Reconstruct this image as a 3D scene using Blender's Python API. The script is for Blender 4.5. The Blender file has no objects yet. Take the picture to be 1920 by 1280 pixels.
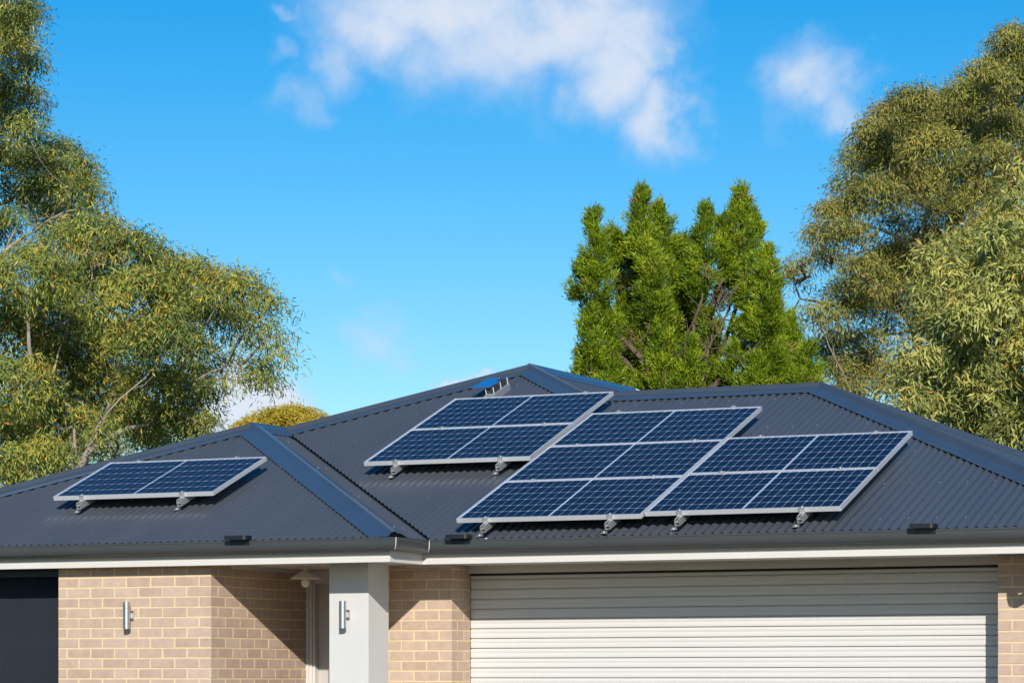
import bpy, bmesh, math, random
import numpy as np
from mathutils import Vector, Matrix

SC = bpy.context.scene
COL = SC.collection
random.seed(11)
R = math.radians

# ------------------------------------------------------------------ camera
H0 = 2.35                                    # height of the fascia's bottom edge above the ground
CAM = Vector((10.8533, -20.7800, H0 - 0.9356))
YAW = 0.439202
FPX = 5443.38                                # focal length in pixels of a 1920 wide picture
VH = 1270.67                                 # row of the horizon
cam = bpy.data.cameras.new('camera')
camo = bpy.data.objects.new('camera', cam)
COL.objects.link(camo)
camo.location = CAM
camo.rotation_euler = (R(90), 0, YAW)
cam.sensor_width = 36
cam.lens = 36 * FPX / 1920
cam.shift_y = (VH - 640) / 1920
cam.clip_start = 0.5
cam.clip_end = 5000
SC.camera = camo
CS, SN = math.cos(YAW), math.sin(YAW)

def direction(u, v):
    a = (u - 960) / FPX
    b = (VH - v) / FPX
    return Vector((a * CS - SN, a * SN + CS, b))

def at(u, v, depth):
    return CAM + direction(u, v) * depth

# ------------------------------------------------------------------ sun direction, sky
SUNV = Vector((0.555, -1.0, 0.46)).normalized()
SUN_EL = math.asin(SUNV.z)
SUN_AZ = math.atan2(SUNV.x, SUNV.y)          # clockwise from +Y
world = bpy.data.worlds.new('World')
SC.world = world
world.use_nodes = True
wt = world.node_tree
wt.nodes.clear()

def wn(kind, **kw):
    n = wt.nodes.new(kind)
    for k, v in kw.items():
        setattr(n, k, v)
    return n

def wl(a, b):
    wt.links.new(a, b)

def wmath(op, a, b=None, c=None, clamp=False):
    n = wn('ShaderNodeMath', operation=op, use_clamp=clamp)
    for i, x in enumerate((a, b, c)):
        if x is None:
            continue
        if isinstance(x, (int, float)):
            n.inputs[i].default_value = x
        else:
            wl(x, n.inputs[i])
    return n.outputs[0]

SKY_STRENGTH = 0.10
sky = wn('ShaderNodeTexSky', sky_type='NISHITA')
sky.sun_disc = False
sky.sun_elevation = SUN_EL
sky.sun_rotation = SUN_AZ
sky.altitude = 200
sky.air_density = 1.0
sky.dust_density = 0.3
sky.ozone_density = 3.0
hsv = wn('ShaderNodeHueSaturation')
hsv.inputs['Hue'].default_value = 0.500
hsv.inputs['Saturation'].default_value = 1.52
hsv.inputs['Value'].default_value = 1.25
wl(sky.outputs[0], hsv.inputs['Color'])
# clouds: a density over azimuth and elevation, broken up by noise
tc = wn('ShaderNodeTexCoord')
sep = wn('ShaderNodeSeparateXYZ')
wl(tc.outputs['Generated'], sep.inputs[0])
az = wmath('MULTIPLY', wmath('ARCTAN2', sep.outputs[0], sep.outputs[1]), 180 / math.pi)
el = wmath('MULTIPLY', wmath('ARCSINE', sep.outputs[2]), 180 / math.pi)
comb = wn('ShaderNodeCombineXYZ')
wl(az, comb.inputs[0])
wl(el, comb.inputs[1])
warp = wn('ShaderNodeTexNoise')
warp.inputs['Scale'].default_value = 55
warp.inputs['Detail'].default_value = 9
warp.inputs['Roughness'].default_value = 0.55
wl(tc.outputs['Generated'], warp.inputs['Vector'])
wsub = wn('ShaderNodeVectorMath', operation='SUBTRACT')
wl(warp.outputs['Color'], wsub.inputs[0])
wsub.inputs[1].default_value = (0.5, 0.5, 0.5)
wsc = wn('ShaderNodeVectorMath', operation='MULTIPLY')
wl(wsub.outputs[0], wsc.inputs[0])
wsc.inputs[1].default_value = (2.0, 1.5, 0)
wadd = wn('ShaderNodeVectorMath', operation='ADD')
wl(comb.outputs[0], wadd.inputs[0])
wl(wsc.outputs[0], wadd.inputs[1])

def azel(u, v):
    d = direction(u, v)
    return math.degrees(math.atan2(d.x, d.y)), math.degrees(math.atan2(d.z, math.hypot(d.x, d.y)))

CLOUDS = [  # pixel centre, radii, density
    (840, 20, 330, 120, 1.05), (1000, 80, 300, 105, .95), (1080, 40, 260, 130, 1.0), (720, 60, 170, 100, .95), (1150, 130, 150, 130, .95),
    (1225, 215, 95, 110, .9), (900, 100, 260, 120, .85), (1180, 80, 140, 110, 1.0), (620, 100, 90, 100, .7), (575, 185, 70, 60, .5), (960, 150, 170, 90, .55),
    (1285, 250, 60, 80, .55), (540, 25, 45, 25, .55), (515, 95, 35, 45, .5), (1010, 210, 90, 70, .32),
    (1520, 140, 130, 90, .85), (1580, 200, 80, 90, .7), (1470, 220, 60, 70, .35), (1450, 130, 70, 60, .6),
    (465, 770, 135, 95, 1.6), (400, 740, 80, 70, 1.0), (845, 716, 70, 20, .95), (905, 706, 34, 16, .95), (700, 635, 95, 70, .58), (640, 525, 45, 28, .38),
    (600, 640, 60, 40, .15)]
ELL = []
for (u, v, a, b, w) in CLOUDS:
    x, y = azel(u, v)
    ELL.append((x, y, a * 0.0103, b * 0.0103, w))
for (x, y, a, b, w) in [(-80, 16, 7, 3, .9), (-110, 26, 9, 4, .9), (-150, 18, 8, 3, .9), (165, 30, 10, 4, .9),
                        (130, 14, 8, 2.5, .9), (95, 22, 8, 3.5, .9), (55, 13, 7, 3, .9), (20, 30, 9, 4, .9),
                        (-45, 36, 8, 4, .9), (10, 9, 5, 2, .9), (-60, 7, 5, 1.6, .9), (70, 55, 12, 6, .8)]:  # first cloud here is out of view, added for its sheen on the caps
    ELL.append((x, y, a, b, w))
tot = None
for (x, y, a, b, w) in ELL:
    s = wn('ShaderNodeVectorMath', operation='SUBTRACT')
    wl(wadd.outputs[0], s.inputs[0])
    s.inputs[1].default_value = (x, y, 0)
    m = wn('ShaderNodeVectorMath', operation='MULTIPLY')
    wl(s.outputs[0], m.inputs[0])
    m.inputs[1].default_value = (1 / a, 1 / b, 0)
    ln = wn('ShaderNodeVectorMath', operation='LENGTH')
    wl(m.outputs[0], ln.inputs[0])
    mr = wn('ShaderNodeMapRange', interpolation_type='SMOOTHSTEP')
    wl(ln.outputs['Value'], mr.inputs['Value'])
    mr.inputs['From Min'].default_value = 1.45
    mr.inputs['From Max'].default_value = 0.0
    mr.inputs['To Min'].default_value = 0
    mr.inputs['To Max'].default_value = w
    tot = mr.outputs[0] if tot is None else wmath('MAXIMUM', tot, mr.outputs[0])
fb = wn('ShaderNodeTexNoise')
fb.inputs['Scale'].default_value = 58
fb.inputs['Detail'].default_value = 11
fb.inputs['Roughness'].default_value = 0.60
wl(tc.outputs['Generated'], fb.inputs['Vector'])
brk = wmath('MULTIPLY_ADD', fb.outputs[0], 0.66, 0.67)
dens = wmath('MULTIPLY', tot, brk)
cl = wn('ShaderNodeMapRange', interpolation_type='SMOOTHSTEP')
wl(dens, cl.inputs['Value'])
cl.inputs['From Min'].default_value = 0.10
cl.inputs['From Max'].default_value = 1.12
cl.inputs['To Max'].default_value = 0.90
ccol = wn('ShaderNodeMix', data_type='RGBA')
wl(cl.outputs[0], ccol.inputs[0])
k = 1 / SKY_STRENGTH
ccol.inputs['A'].default_value = (0.52 * k, 0.66 * k, 0.90 * k, 1)
ccol.inputs['B'].default_value = (0.80 * k, 0.84 * k, 0.92 * k, 1)
mixc = wn('ShaderNodeMix', data_type='RGBA')
wl(cl.outputs[0], mixc.inputs[0])
wl(hsv.outputs[0], mixc.inputs['A'])
wl(ccol.outputs['Result'], mixc.inputs['B'])
bg = wn('ShaderNodeBackground')
bg.inputs['Strength'].default_value = SKY_STRENGTH
wl(mixc.outputs['Result'], bg.inputs['Color'])
wo = wn('ShaderNodeOutputWorld')
wl(bg.outputs[0], wo.inputs['Surface'])

sun = bpy.data.lights.new('sun', 'SUN')
sun.energy = 4.9
sun.angle = R(0.5)
sun.color = (1.0, 0.945, 0.865)
suno = bpy.data.objects.new('sun', sun)
COL.objects.link(suno)
suno.rotation_euler = (-SUNV).to_track_quat('-Z', 'Y').to_euler()
suno.location = SUNV * 60

SC.view_settings.view_transform = 'Standard'
SC.view_settings.look = 'None'
SC.view_settings.exposure = 0
SC.view_settings.gamma = 1
SC.view_settings.use_curve_mapping = False
SC.render.engine = 'CYCLES'
SC.cycles.max_bounces = 8
SC.cycles.transparent_max_bounces = 12
SC.cycles.sample_clamp_indirect = 6

# ------------------------------------------------------------------ materials
def mat(name, col, rough=0.6, metal=0.0, spec=0.5, var=0.0, scale=8.0, bump=0.0, bscale=60.0, obj_var=0.0, coat=0.0,
        dirt=None, stretch=None):
    m = bpy.data.materials.new(name)
    m.use_nodes = True
    nt = m.node_tree
    b = nt.nodes['Principled BSDF']
    b.inputs['Base Color'].default_value = (*col, 1)
    b.inputs['Roughness'].default_value = rough
    b.inputs['Metallic'].default_value = metal
    b.inputs['Specular IOR Level'].default_value = spec
    b.inputs['Coat Weight'].default_value = coat
    b.inputs['Coat Roughness'].default_value = 0.03
    src = None
    t = nt.nodes.new('ShaderNodeTexCoord')
    vec = t.outputs['Object']
    if stretch:
        mp = nt.nodes.new('ShaderNodeMapping')
        mp.inputs['Scale'].default_value = stretch
        nt.links.new(vec, mp.inputs['Vector'])
        vec = mp.outputs[0]
    if var or obj_var:
        val = None
        if var:
            n = nt.nodes.new('ShaderNodeTexNoise')
            n.inputs['Scale'].default_value = scale
            n.inputs['Detail'].default_value = 6
            n.inputs['Roughness'].default_value = 0.6
            nt.links.new(vec, n.inputs['Vector'])
            r = nt.nodes.new('ShaderNodeMapRange')
            r.inputs['From Min'].default_value = 0.25
            r.inputs['From Max'].default_value = 0.75
            r.inputs['To Min'].default_value = 1 - var
            r.inputs['To Max'].default_value = 1 + var
            nt.links.new(n.outputs[0], r.inputs['Value'])
            val = r.outputs[0]
        if obj_var:
            oi = nt.nodes.new('ShaderNodeObjectInfo')
            r2 = nt.nodes.new('ShaderNodeMapRange')
            r2.inputs['To Min'].default_value = 1 - obj_var
            r2.inputs['To Max'].default_value = 1 + obj_var
            nt.links.new(oi.outputs['Random'], r2.inputs['Value'])
            if val is None:
                val = r2.outputs[0]
            else:
                mm = nt.nodes.new('ShaderNodeMath')
                mm.operation = 'MULTIPLY'
                nt.links.new(val, mm.inputs[0])
                nt.links.new(r2.outputs[0], mm.inputs[1])
                val = mm.outputs[0]
        h = nt.nodes.new('ShaderNodeHueSaturation')
        h.inputs['Color'].default_value = (*col, 1)
        nt.links.new(val, h.inputs['Value'])
        src = h.outputs[0]
    if dirt:
        dcol, dscale, lo, hi = dirt
        n2 = nt.nodes.new('ShaderNodeTexNoise')
        n2.inputs['Scale'].default_value = dscale
        n2.inputs['Detail'].default_value = 8
        nt.links.new(vec, n2.inputs['Vector'])
        r3 = nt.nodes.new('ShaderNodeMapRange')
        r3.inputs['From Min'].default_value = lo
        r3.inputs['From Max'].default_value = hi
        nt.links.new(n2.outputs[0], r3.inputs['Value'])
        mx = nt.nodes.new('ShaderNodeMix')
        mx.data_type = 'RGBA'
        nt.links.new(r3.outputs[0], mx.inputs[0])
        if src is not None:
            nt.links.new(src, mx.inputs['A'])
        else:
            mx.inputs['A'].default_value = (*col, 1)
        mx.inputs['B'].default_value = (*dcol, 1)
        src = mx.outputs['Result']
    if src is not None:
        nt.links.new(src, b.inputs['Base Color'])
    if bump:
        n3 = nt.nodes.new('ShaderNodeTexNoise')
        n3.inputs['Scale'].default_value = bscale
        n3.inputs['Detail'].default_value = 5
        nt.links.new(vec, n3.inputs['Vector'])
        bp = nt.nodes.new('ShaderNodeBump')
        bp.inputs['Strength'].default_value = bump
        bp.inputs['Distance'].default_value = 0.004
        nt.links.new(n3.outputs[0], bp.inputs['Height'])
        nt.links.new(bp.outputs[0], b.inputs['Normal'])
    return m

M = {}
M['roof'] = mat('roof_steel', (.066, .076, .091), .30, 0, .75, var=.10, scale=1.6, stretch=(1.3, .25, .25), dirt=((.17, .165, .155), 70, .69, .80))
M['cap'] = mat('cap_steel', (.055, .070, .092), .13, 0, 1.0, var=.08, scale=2.5, dirt=((.16, .16, .15), 40, .72, .86))
M['cap'].node_tree.nodes['Principled BSDF'].inputs['IOR'].default_value = 1.6
M['gutter'] = mat('gutter_steel', (.052, .056, .058), .38, 0, .5, var=.08, scale=3, dirt=((.15, .15, .14), 45, .72, .86))
M['cream'] = mat('cream_paint', (.62, .595, .56), .45, 0, .45, var=.03, scale=3, bump=.05)
M['soffit'] = mat('soffit_board', (.62, .58, .50), .7, 0, .3, var=.04, scale=2)
M['render'] = mat('white_render', (.56, .555, .54), .8, 0, .3, var=.035, scale=2.5, bump=.25, bscale=140)
M['door'] = mat('roller_door_steel', (.605, .590, .57), .42, 0, .4, var=.04, scale=4, stretch=(.3, 1, 6))
M['doorgap'] = mat('dark_gap', (.02, .019, .018), .8)
M['mortar'] = mat('cream_mortar', (.68, .54, .335), .9, 0, .2, var=.10, scale=18, bump=.5, bscale=220)
M['wallrest'] = mat('clay_brick_rest', (.46, .34, .27), .85, 0, .25, var=.12, scale=7)
M['black'] = mat('black_plastic', (.012, .013, .016), .30, 0, .5)
M['steel'] = mat('brushed_steel', (.55, .55, .55), .38, 1.0, .5, stretch=(1, 1, 30), var=.06, scale=40)
M['alu'] = mat('panel_aluminium', (.80, .81, .82), .36, .55, .5, var=.03, scale=20)
M['rail'] = mat('rail_aluminium', (.66, .67, .66), .42, .75, .5, var=.05, scale=20)
M['backsheet'] = mat('white_backsheet', (.60, .63, .68), .35, 0, .5)
M['cell'] = mat('silicon_cell', (.008, .009, .019), .35, 0, .20, obj_var=.22)
M['shade'] = mat('enamel_shade', (.72, .68, .60), .35, 0, .5)
M['bulb'] = mat('opal_bulb', (.75, .72, .64), .25, 0, .5)
M['frame'] = mat('black_window_frame', (.010, .010, .011), .35, 0, .5)
M['curtain'] = mat('grey_curtain', (.23, .238, .240), .85, 0, .2, var=.03, scale=3, stretch=(7, 7, .25))
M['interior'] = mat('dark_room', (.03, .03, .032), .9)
M['doorpaint'] = mat('entry_door_paint', (.50, .47, .43), .5)
M['vent'] = mat('vent_steel', (.30, .33, .36), .35, .3, .5)
M['lid'] = mat('sky_tinted_lid', (.42, .78, 1.0), .06, .95, .6)  # blue base colour stands in for the sky mirrored in the lid
M['trim_glint'] = mat('pale_trim_and_glint', (.78, .78, .78), .4, 0, .5)
M['mesh'] = mat('dark_vent_mesh', (.03, .032, .035), .7)
M['screw'] = mat('screw_heads', (.17,.18,.19), .35, .3)
M['bark'] = mat('grey_bark', (.30, .255, .21), .9, 0, .2, var=.45, scale=5, bump=.6, bscale=25, stretch=(1, 1, .35))
M['barkdark'] = mat('brown_bark', (.13, .095, .07), .9, 0, .2, var=.35, scale=7, bump=.6, bscale=30, stretch=(1, 1, .3))
M['grass'] = mat('lawn', (.065, .085, .028), .95, 0, .1, var=.35, scale=1.5, bump=.5, bscale=40)
M['concrete'] = mat('exposed_driveway', (.19, .165, .14), .85, 0, .3, var=.10, scale=6, bump=.3, bscale=120)
M['asphalt'] = mat('asphalt', (.05, .05, .05), .9, 0, .3, var=.2, scale=9, bump=.4, bscale=120)

# brick: pinkish buff, speckled, edges a little darker where the clay was burnt
def brick_mat():
    m = bpy.data.materials.new('buff_brick')
    m.use_nodes = True
    nt = m.node_tree
    b = nt.nodes['Principled BSDF']
    b.inputs['Roughness'].default_value = .82
    b.inputs['Specular IOR Level'].default_value = .25
    oi = nt.nodes.new('ShaderNodeObjectInfo')
    t = nt.nodes.new('ShaderNodeTexCoord')
    ramp = nt.nodes.new('ShaderNodeValToRGB')
    els = ramp.color_ramp.elements
    els[0].position = 0
    els[0].color = (.455, .330, .252, 1)
    els[1].position = 1
    els[1].color = (.530, .400, .312, 1)
    e = els.new(.5)
    e.color = (.495, .365, .282, 1)
    nt.links.new(oi.outputs['Random'], ramp.inputs[0])
    va = nt.nodes.new('ShaderNodeVectorMath')
    va.operation = 'MULTIPLY_ADD'
    va.inputs[1].default_value = (37, 91, 53)
    nt.links.new(oi.outputs['Location'], va.inputs[0])
    nt.links.new(t.outputs['Object'], va.inputs[2])
    n = nt.nodes.new('ShaderNodeTexNoise')
    n.inputs['Scale'].default_value = 11
    n.inputs['Detail'].default_value = 8
    n.inputs['Roughness'].default_value = .65
    nt.links.new(va.outputs[0], n.inputs['Vector'])
    r = nt.nodes.new('ShaderNodeMapRange')
    r.inputs['From Min'].default_value = .3
    r.inputs['From Max'].default_value = .7
    r.inputs['To Min'].default_value = .88
    r.inputs['To Max'].default_value = 1.09
    nt.links.new(n.outputs[0], r.inputs['Value'])
    h = nt.nodes.new('ShaderNodeHueSaturation')
    nt.links.new(ramp.outputs[0], h.inputs['Color'])
    nt.links.new(r.outputs[0], h.inputs['Value'])
    nt.links.new(h.outputs[0], b.inputs['Base Color'])
    n2 = nt.nodes.new('ShaderNodeTexNoise')
    n2.inputs['Scale'].default_value = 130
    n2.inputs['Detail'].default_value = 4
    nt.links.new(va.outputs[0], n2.inputs['Vector'])
    bp = nt.nodes.new('ShaderNodeBump')
    bp.inputs['Strength'].default_value = .5
    bp.inputs['Distance'].default_value = .003
    nt.links.new(n2.outputs[0], bp.inputs['Height'])
    nt.links.new(bp.outputs[0], b.inputs['Normal'])
    return m
M['brick'] = brick_mat()

def glass_mat(name, tint, rough=0.0, ior=1.5):
    m = bpy.data.materials.new(name)
    m.use_nodes = True
    nt = m.node_tree
    nt.nodes.clear()
    o = nt.nodes.new('ShaderNodeOutputMaterial')
    tr = nt.nodes.new('ShaderNodeBsdfTransparent')
    tr.inputs[0].default_value = (*tint, 1)
    gl = nt.nodes.new('ShaderNodeBsdfGlossy')
    gl.inputs['Roughness'].default_value = rough
    fr = nt.nodes.new('ShaderNodeFresnel')
    fr.inputs['IOR'].default_value = ior
    mx = nt.nodes.new('ShaderNodeMixShader')
    ge = nt.nodes.new('ShaderNodeNewGeometry')          # only the outer face of the pane mirrors
    ff = nt.nodes.new('ShaderNodeMath')
    ff.operation = 'MULTIPLY_ADD'
    ff.inputs[1].default_value = -1
    ff.inputs[2].default_value = 1
    nt.links.new(ge.outputs['Backfacing'], ff.inputs[0])
    fm = nt.nodes.new('ShaderNodeMath')
    fm.operation = 'MULTIPLY'
    nt.links.new(fr.outputs[0], fm.inputs[0])
    nt.links.new(ff.outputs[0], fm.inputs[1])
    nt.links.new(fm.outputs[0], mx.inputs[0])
    nt.links.new(tr.outputs[0], mx.inputs[1])
    nt.links.new(gl.outputs[0], mx.inputs[2])
    nt.links.new(mx.outputs[0], o.inputs['Surface'])
    return m
M['pane'] = glass_mat('window_glass', (.58, .60, .64))
M['panelglass'] = glass_mat('solar_glass', (.97, .98, 1.0), .03, 1.24)

def leaf_mat(name, ramp_cols, rough=.5, trans=.11, spec=.22):
    m = bpy.data.materials.new(name)
    m.use_nodes = True
    nt = m.node_tree
    nt.nodes.clear()
    o = nt.nodes.new('ShaderNodeOutputMaterial')
    at_ = nt.nodes.new('ShaderNodeAttribute')
    at_.attribute_name = 'tint'
    ramp = nt.nodes.new('ShaderNodeValToRGB')
    els = ramp.color_ramp.elements
    for i, (p, c) in enumerate(ramp_cols):
        if i < 2:
            els[i].position = p
            els[i].color = (*c, 1)
        else:
            els.new(p).color = (*c, 1)
    nt.links.new(at_.outputs['Fac'], ramp.inputs[0])
    b = nt.nodes.new('ShaderNodeBsdfPrincipled')
    b.inputs['Roughness'].default_value = rough
    b.inputs['Specular IOR Level'].default_value = spec
    nt.links.new(ramp.outputs[0], b.inputs['Base Color'])
    t = nt.nodes.new('ShaderNodeBsdfTranslucent')
    nt.links.new(ramp.outputs[0], t.inputs[0])
    mx = nt.nodes.new('ShaderNodeMixShader')
    mx.inputs[0].default_value = trans
    nt.links.new(b.outputs[0], mx.inputs[1])
    nt.links.new(t.outputs[0], mx.inputs[2])
    nt.links.new(mx.outputs[0], o.inputs['Surface'])
    return m

M['gumleaf'] = leaf_mat('gum_leaf', [(0, (.090, .130, .034)), (1, (.42, .19, .05)), (.35, (.195, .250, .055)), (.72, (.37, .385, .072)), (.90, (.57, .45, .06))])
M['fargumleaf'] = leaf_mat('olive_gum_leaf', [(0, (.100, .112, .030)), (1, (.38, .20, .06)), (.40, (.235, .248, .056)), (.78, (.40, .375, .085)), (.92, (.44, .31, .07))])
M['neargumleaf'] = leaf_mat('sage_gum_leaf', [(0, (.120, .150, .045)), (1, (.44, .22, .05)), (.40, (.290, .322, .085)), (.80, (.50, .49, .13)), (.94, (.50, .38, .08))])
M['coniferleaf'] = leaf_mat('conifer_needle', [(0, (.030, .065, .008)), (1, (.20, .13, .07)), (.30, (.080, .145, .008)), (.80, (.255, .350, .014)), (.955, (.43, .48, .025))], .5, .22, .3)
M['wattleleaf'] = leaf_mat('wattle_leaf', [(0, (.26, .22, .03)), (1, (.60, .38, .045)), (.5, (.50, .40, .045))])

# ------------------------------------------------------------------ object helpers
def link(name, me, m=None, parent=None, loc=None, rot=None):
    o = bpy.data.objects.new(name, me)
    COL.objects.link(o)
    if m is not None and me is not None and not me.materials:
        me.materials.append(m)
    if parent is not None:
        o.parent = parent
    if loc is not None:
        o.location = loc
    if rot is not None:
        o.rotation_euler = rot
    return o

def pyd(name, verts, faces, m, parent=None, smooth=None, loc=None, rot=None):
    me = bpy.data.meshes.new(name)
    me.from_pydata([tuple(v) for v in verts], [], faces)
    me.update()
    if smooth is not None:
        for p in me.polygons:
            p.use_smooth = True
        if smooth < 179:
            me.set_sharp_from_angle(angle=R(smooth))
    return link(name, me, m, parent, loc, rot)

def empty(name, loc=(0, 0, 0), rot=(0, 0, 0), parent=None):
    o = bpy.data.objects.new(name, None)
    COL.objects.link(o)
    o.location = loc
    o.rotation_euler = rot
    o.empty_display_size = .2
    if parent:
        o.parent = parent
    return o

def tag(o, label=None, cat=None, group=None, kind=None):
    if label:
        o['label'] = label
    if cat:
        o['category'] = cat
    if group:
        o['group'] = group
    if kind:
        o['kind'] = kind
    return o

class MB:
    """collects boxes, tubes and sweeps into one mesh"""
    def __init__(self):
        self.v = []
        self.f = []

    def add(self, vs, fs):
        n = len(self.v)
        self.v += [tuple(x) for x in vs]
        self.f += [tuple(i + n for i in f) for f in fs]

    def box(self, x0, x1, y0, y1, z0, z1):
        self.add([(x0, y0, z0), (x1, y0, z0), (x1, y1, z0), (x0, y1, z0), (x0, y0, z1), (x1, y0, z1), (x1, y1, z1), (x0, y1, z1)],
                 [(0, 3, 2, 1), (4, 5, 6, 7), (0, 1, 5, 4), (1, 2, 6, 5), (2, 3, 7, 6), (3, 0, 4, 7)])

    def cbox(self, x0, x1, y0, y1, z0, z1, c):
        """box with chamfered edges"""
        vs, idx = [], {}
        for i, x in enumerate((x0, x1)):
            for j, y in enumerate((y0, y1)):
                for k, z in enumerate((z0, z1)):
                    sx, sy, sz = (1, -1)[i], (1, -1)[j], (1, -1)[k]
                    idx[i, j, k, 'x'] = len(vs); vs.append((x, y + sy * c, z + sz * c))
                    idx[i, j, k, 'y'] = len(vs); vs.append((x + sx * c, y, z + sz * c))
                    idx[i, j, k, 'z'] = len(vs); vs.append((x + sx * c, y + sy * c, z))
        fs = []
        def quad(a, axis):
            fs.append(tuple(idx[p + (axis,)] for p in a))
        quad([(0, 0, 0), (0, 0, 1), (0, 1, 1), (0, 1, 0)], 'x'); quad([(1, 0, 0), (1, 1, 0), (1, 1, 1), (1, 0, 1)], 'x')
        quad([(0, 0, 0), (1, 0, 0), (1, 0, 1), (0, 0, 1)], 'y'); quad([(0, 1, 0), (0, 1, 1), (1, 1, 1), (1, 1, 0)], 'y')
        quad([(0, 0, 0), (0, 1, 0), (1, 1, 0), (1, 0, 0)], 'z'); quad([(0, 0, 1), (1, 0, 1), (1, 1, 1), (0, 1, 1)], 'z')
        for i in (0, 1):
            for j in (0, 1):
                fs.append((idx[i, j, 0, 'x'], idx[i, j, 1, 'x'], idx[i, j, 1, 'y'], idx[i, j, 0, 'y']))
                fs.append((idx[i, 0, j, 'x'], idx[i, 1, j, 'x'], idx[i, 1, j, 'z'], idx[i, 0, j, 'z']))
                fs.append((idx[0, i, j, 'y'], idx[1, i, j, 'y'], idx[1, i, j, 'z'], idx[0, i, j, 'z']))
                for kk in (0, 1):
                    fs.append((idx[i, j, kk, 'x'], idx[i, j, kk, 'y'], idx[i, j, kk, 'z']))
        self.add(vs, fs)

    def tube(self, pts, rads, n=8, cap=True):
        pts = [Vector(p) for p in pts]
        rings = []
        up = Vector((0.31, 0.17, 0.93)).normalized()
        for i, p in enumerate(pts):
            d = (pts[min(i + 1, len(pts) - 1)] - pts[max(i - 1, 0)]).normalized()
            a = d.cross(up)
            if a.length < 1e-3:
                a = d.cross(Vector((1, 0, 0)))
            a.normalize()
            b = d.cross(a)
            r = rads[i] if hasattr(rads, '__len__') else rads
            rings.append([p + (a * math.cos(2 * math.pi * k / n) + b * math.sin(2 * math.pi * k / n)) * r for k in range(n)])
        vs = [v for rg in rings for v in rg]
        fs = []
        for i in range(len(pts) - 1):
            for k in range(n):
                fs.append((i * n + k, i * n + (k + 1) % n, (i + 1) * n + (k + 1) % n, (i + 1) * n + k))
        if cap:
            fs.append(tuple(range(n - 1, -1, -1)))
            fs.append(tuple((len(pts) - 1) * n + k for k in range(n)))
        self.add(vs, fs)

    def lathe(self, prof, n=24, c=(0, 0, 0)):
        vs = [(c[0] + r * math.cos(2 * math.pi * k / n), c[1] + r * math.sin(2 * math.pi * k / n), c[2] + z) for r, z in prof for k in range(n)]
        fs = [(i * n + k, i * n + (k + 1) % n, (i + 1) * n + (k + 1) % n, (i + 1) * n + k) for i in range(len(prof) - 1) for k in range(n)]
        self.add(vs, fs)

    def build(self, name, m, parent=None, smooth=None, loc=None, rot=None):
        me = bpy.data.meshes.new(name)
        me.from_pydata(self.v, [], self.f)
        bm = bmesh.new()
        bm.from_mesh(me)
        bmesh.ops.recalc_face_normals(bm, faces=bm.faces)
        bm.to_mesh(me)
        bm.free()
        if smooth is not None:
            for p in me.polygons:
                p.use_smooth = True
            me.set_sharp_from_angle(angle=R(smooth))
        return link(name, me, m, parent, loc, rot)

def offset_path(path, o):
    """polyline in plan moved outwards (to its right) by o, with mitred corners"""
    out = []
    n = len(path)
    for i in range(n):
        p = Vector(path[i])
        ns = []
        if i > 0:
            d = (p - Vector(path[i - 1])).normalized(); ns.append(Vector((d.y, -d.x)))
        if i < n - 1:
            d = (Vector(path[i + 1]) - p).normalized(); ns.append(Vector((d.y, -d.x)))
        if len(ns) == 1:
            out.append(p + ns[0] * o)
        else:
            b = (ns[0] + ns[1]).normalized()
            out.append(p + b * (o / b.dot(ns[0])))
    return out

def sweep(mb, path, prof, closed=True):
    rows = [offset_path(path, o) for o, z in prof]
    n = len(path)
    vs = [(rows[j][i].x, rows[j][i].y, H0 + prof[j][1]) for j in range(len(prof)) for i in range(n)]
    fs = []
    m = len(prof)
    for j in range(m if closed else m - 1):
        j2 = (j + 1) % m
        for i in range(n - 1):
            fs.append((j * n + i, j * n + i + 1, j2 * n + i + 1, j2 * n + i))
    if closed:
        fs.append(tuple(j * n for j in range(m)))
        fs.append(tuple(j * n + n - 1 for j in reversed(range(m))))
    mb.add(vs, fs)

# ------------------------------------------------------------------ ground and street
def plane(name, x0, x1, y0, y1, z, m, n=1):
    o = pyd(name, [(x0, y0, z), (x1, y0, z), (x1, y1, z), (x0, y1, z)], [(0, 1, 2, 3)], m)
    return tag(o, kind='structure')
plane('ground', -1500, 1500, -1500, 1500, 0, M['grass'])
plane('driveway', -2.2, 6.4, -9.0, 1.50, .012, M['concrete'])
plane('footpath', -60, 60, -11.2, -9.8, .010, M['concrete'])
plane('road', -60, 60, -19.5, -12.6, .008, M['asphalt'])
mb = MB()
mb.box(-60, 60, -12.6, -12.35, 0, .12)
tag(mb.build('kerb', M['concrete']), kind='structure')

# ------------------------------------------------------------------ house
house = empty('house', (0, 0, 0))
tag(house, 'single storey brick house with charcoal corrugated steel hip roof and cream roller garage door', 'house')
D = 0.5928                     # the garage front stands this far behind the wing's front
T = math.tan(0.376176)
TC, TS = math.cos(0.376176), math.sin(0.376176)
HR = 0.220                     # roof plane above fascia bottom at the fascia face
Z = lambda z: H0 + z
XL, XR = -6.10, 5.92           # fascia lines of the left and right eaves
YB = 12.0                      # fascia line of the rear eaves
XA = XL / 2                    # wing apex
ZA = HR - T * XA               # wing apex height
XM, YM = -1.262, XL * -1 + D - 1.262   # main apex on the left hip plane
ZM = HR + T * (YM - D)
YG = 4.353                     # garage ridge
ZG = HR + T * (YG - D)
XG = XR - (YG - D)             # right end of the garage ridge

PITCH = .076
AMP = .0100

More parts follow.
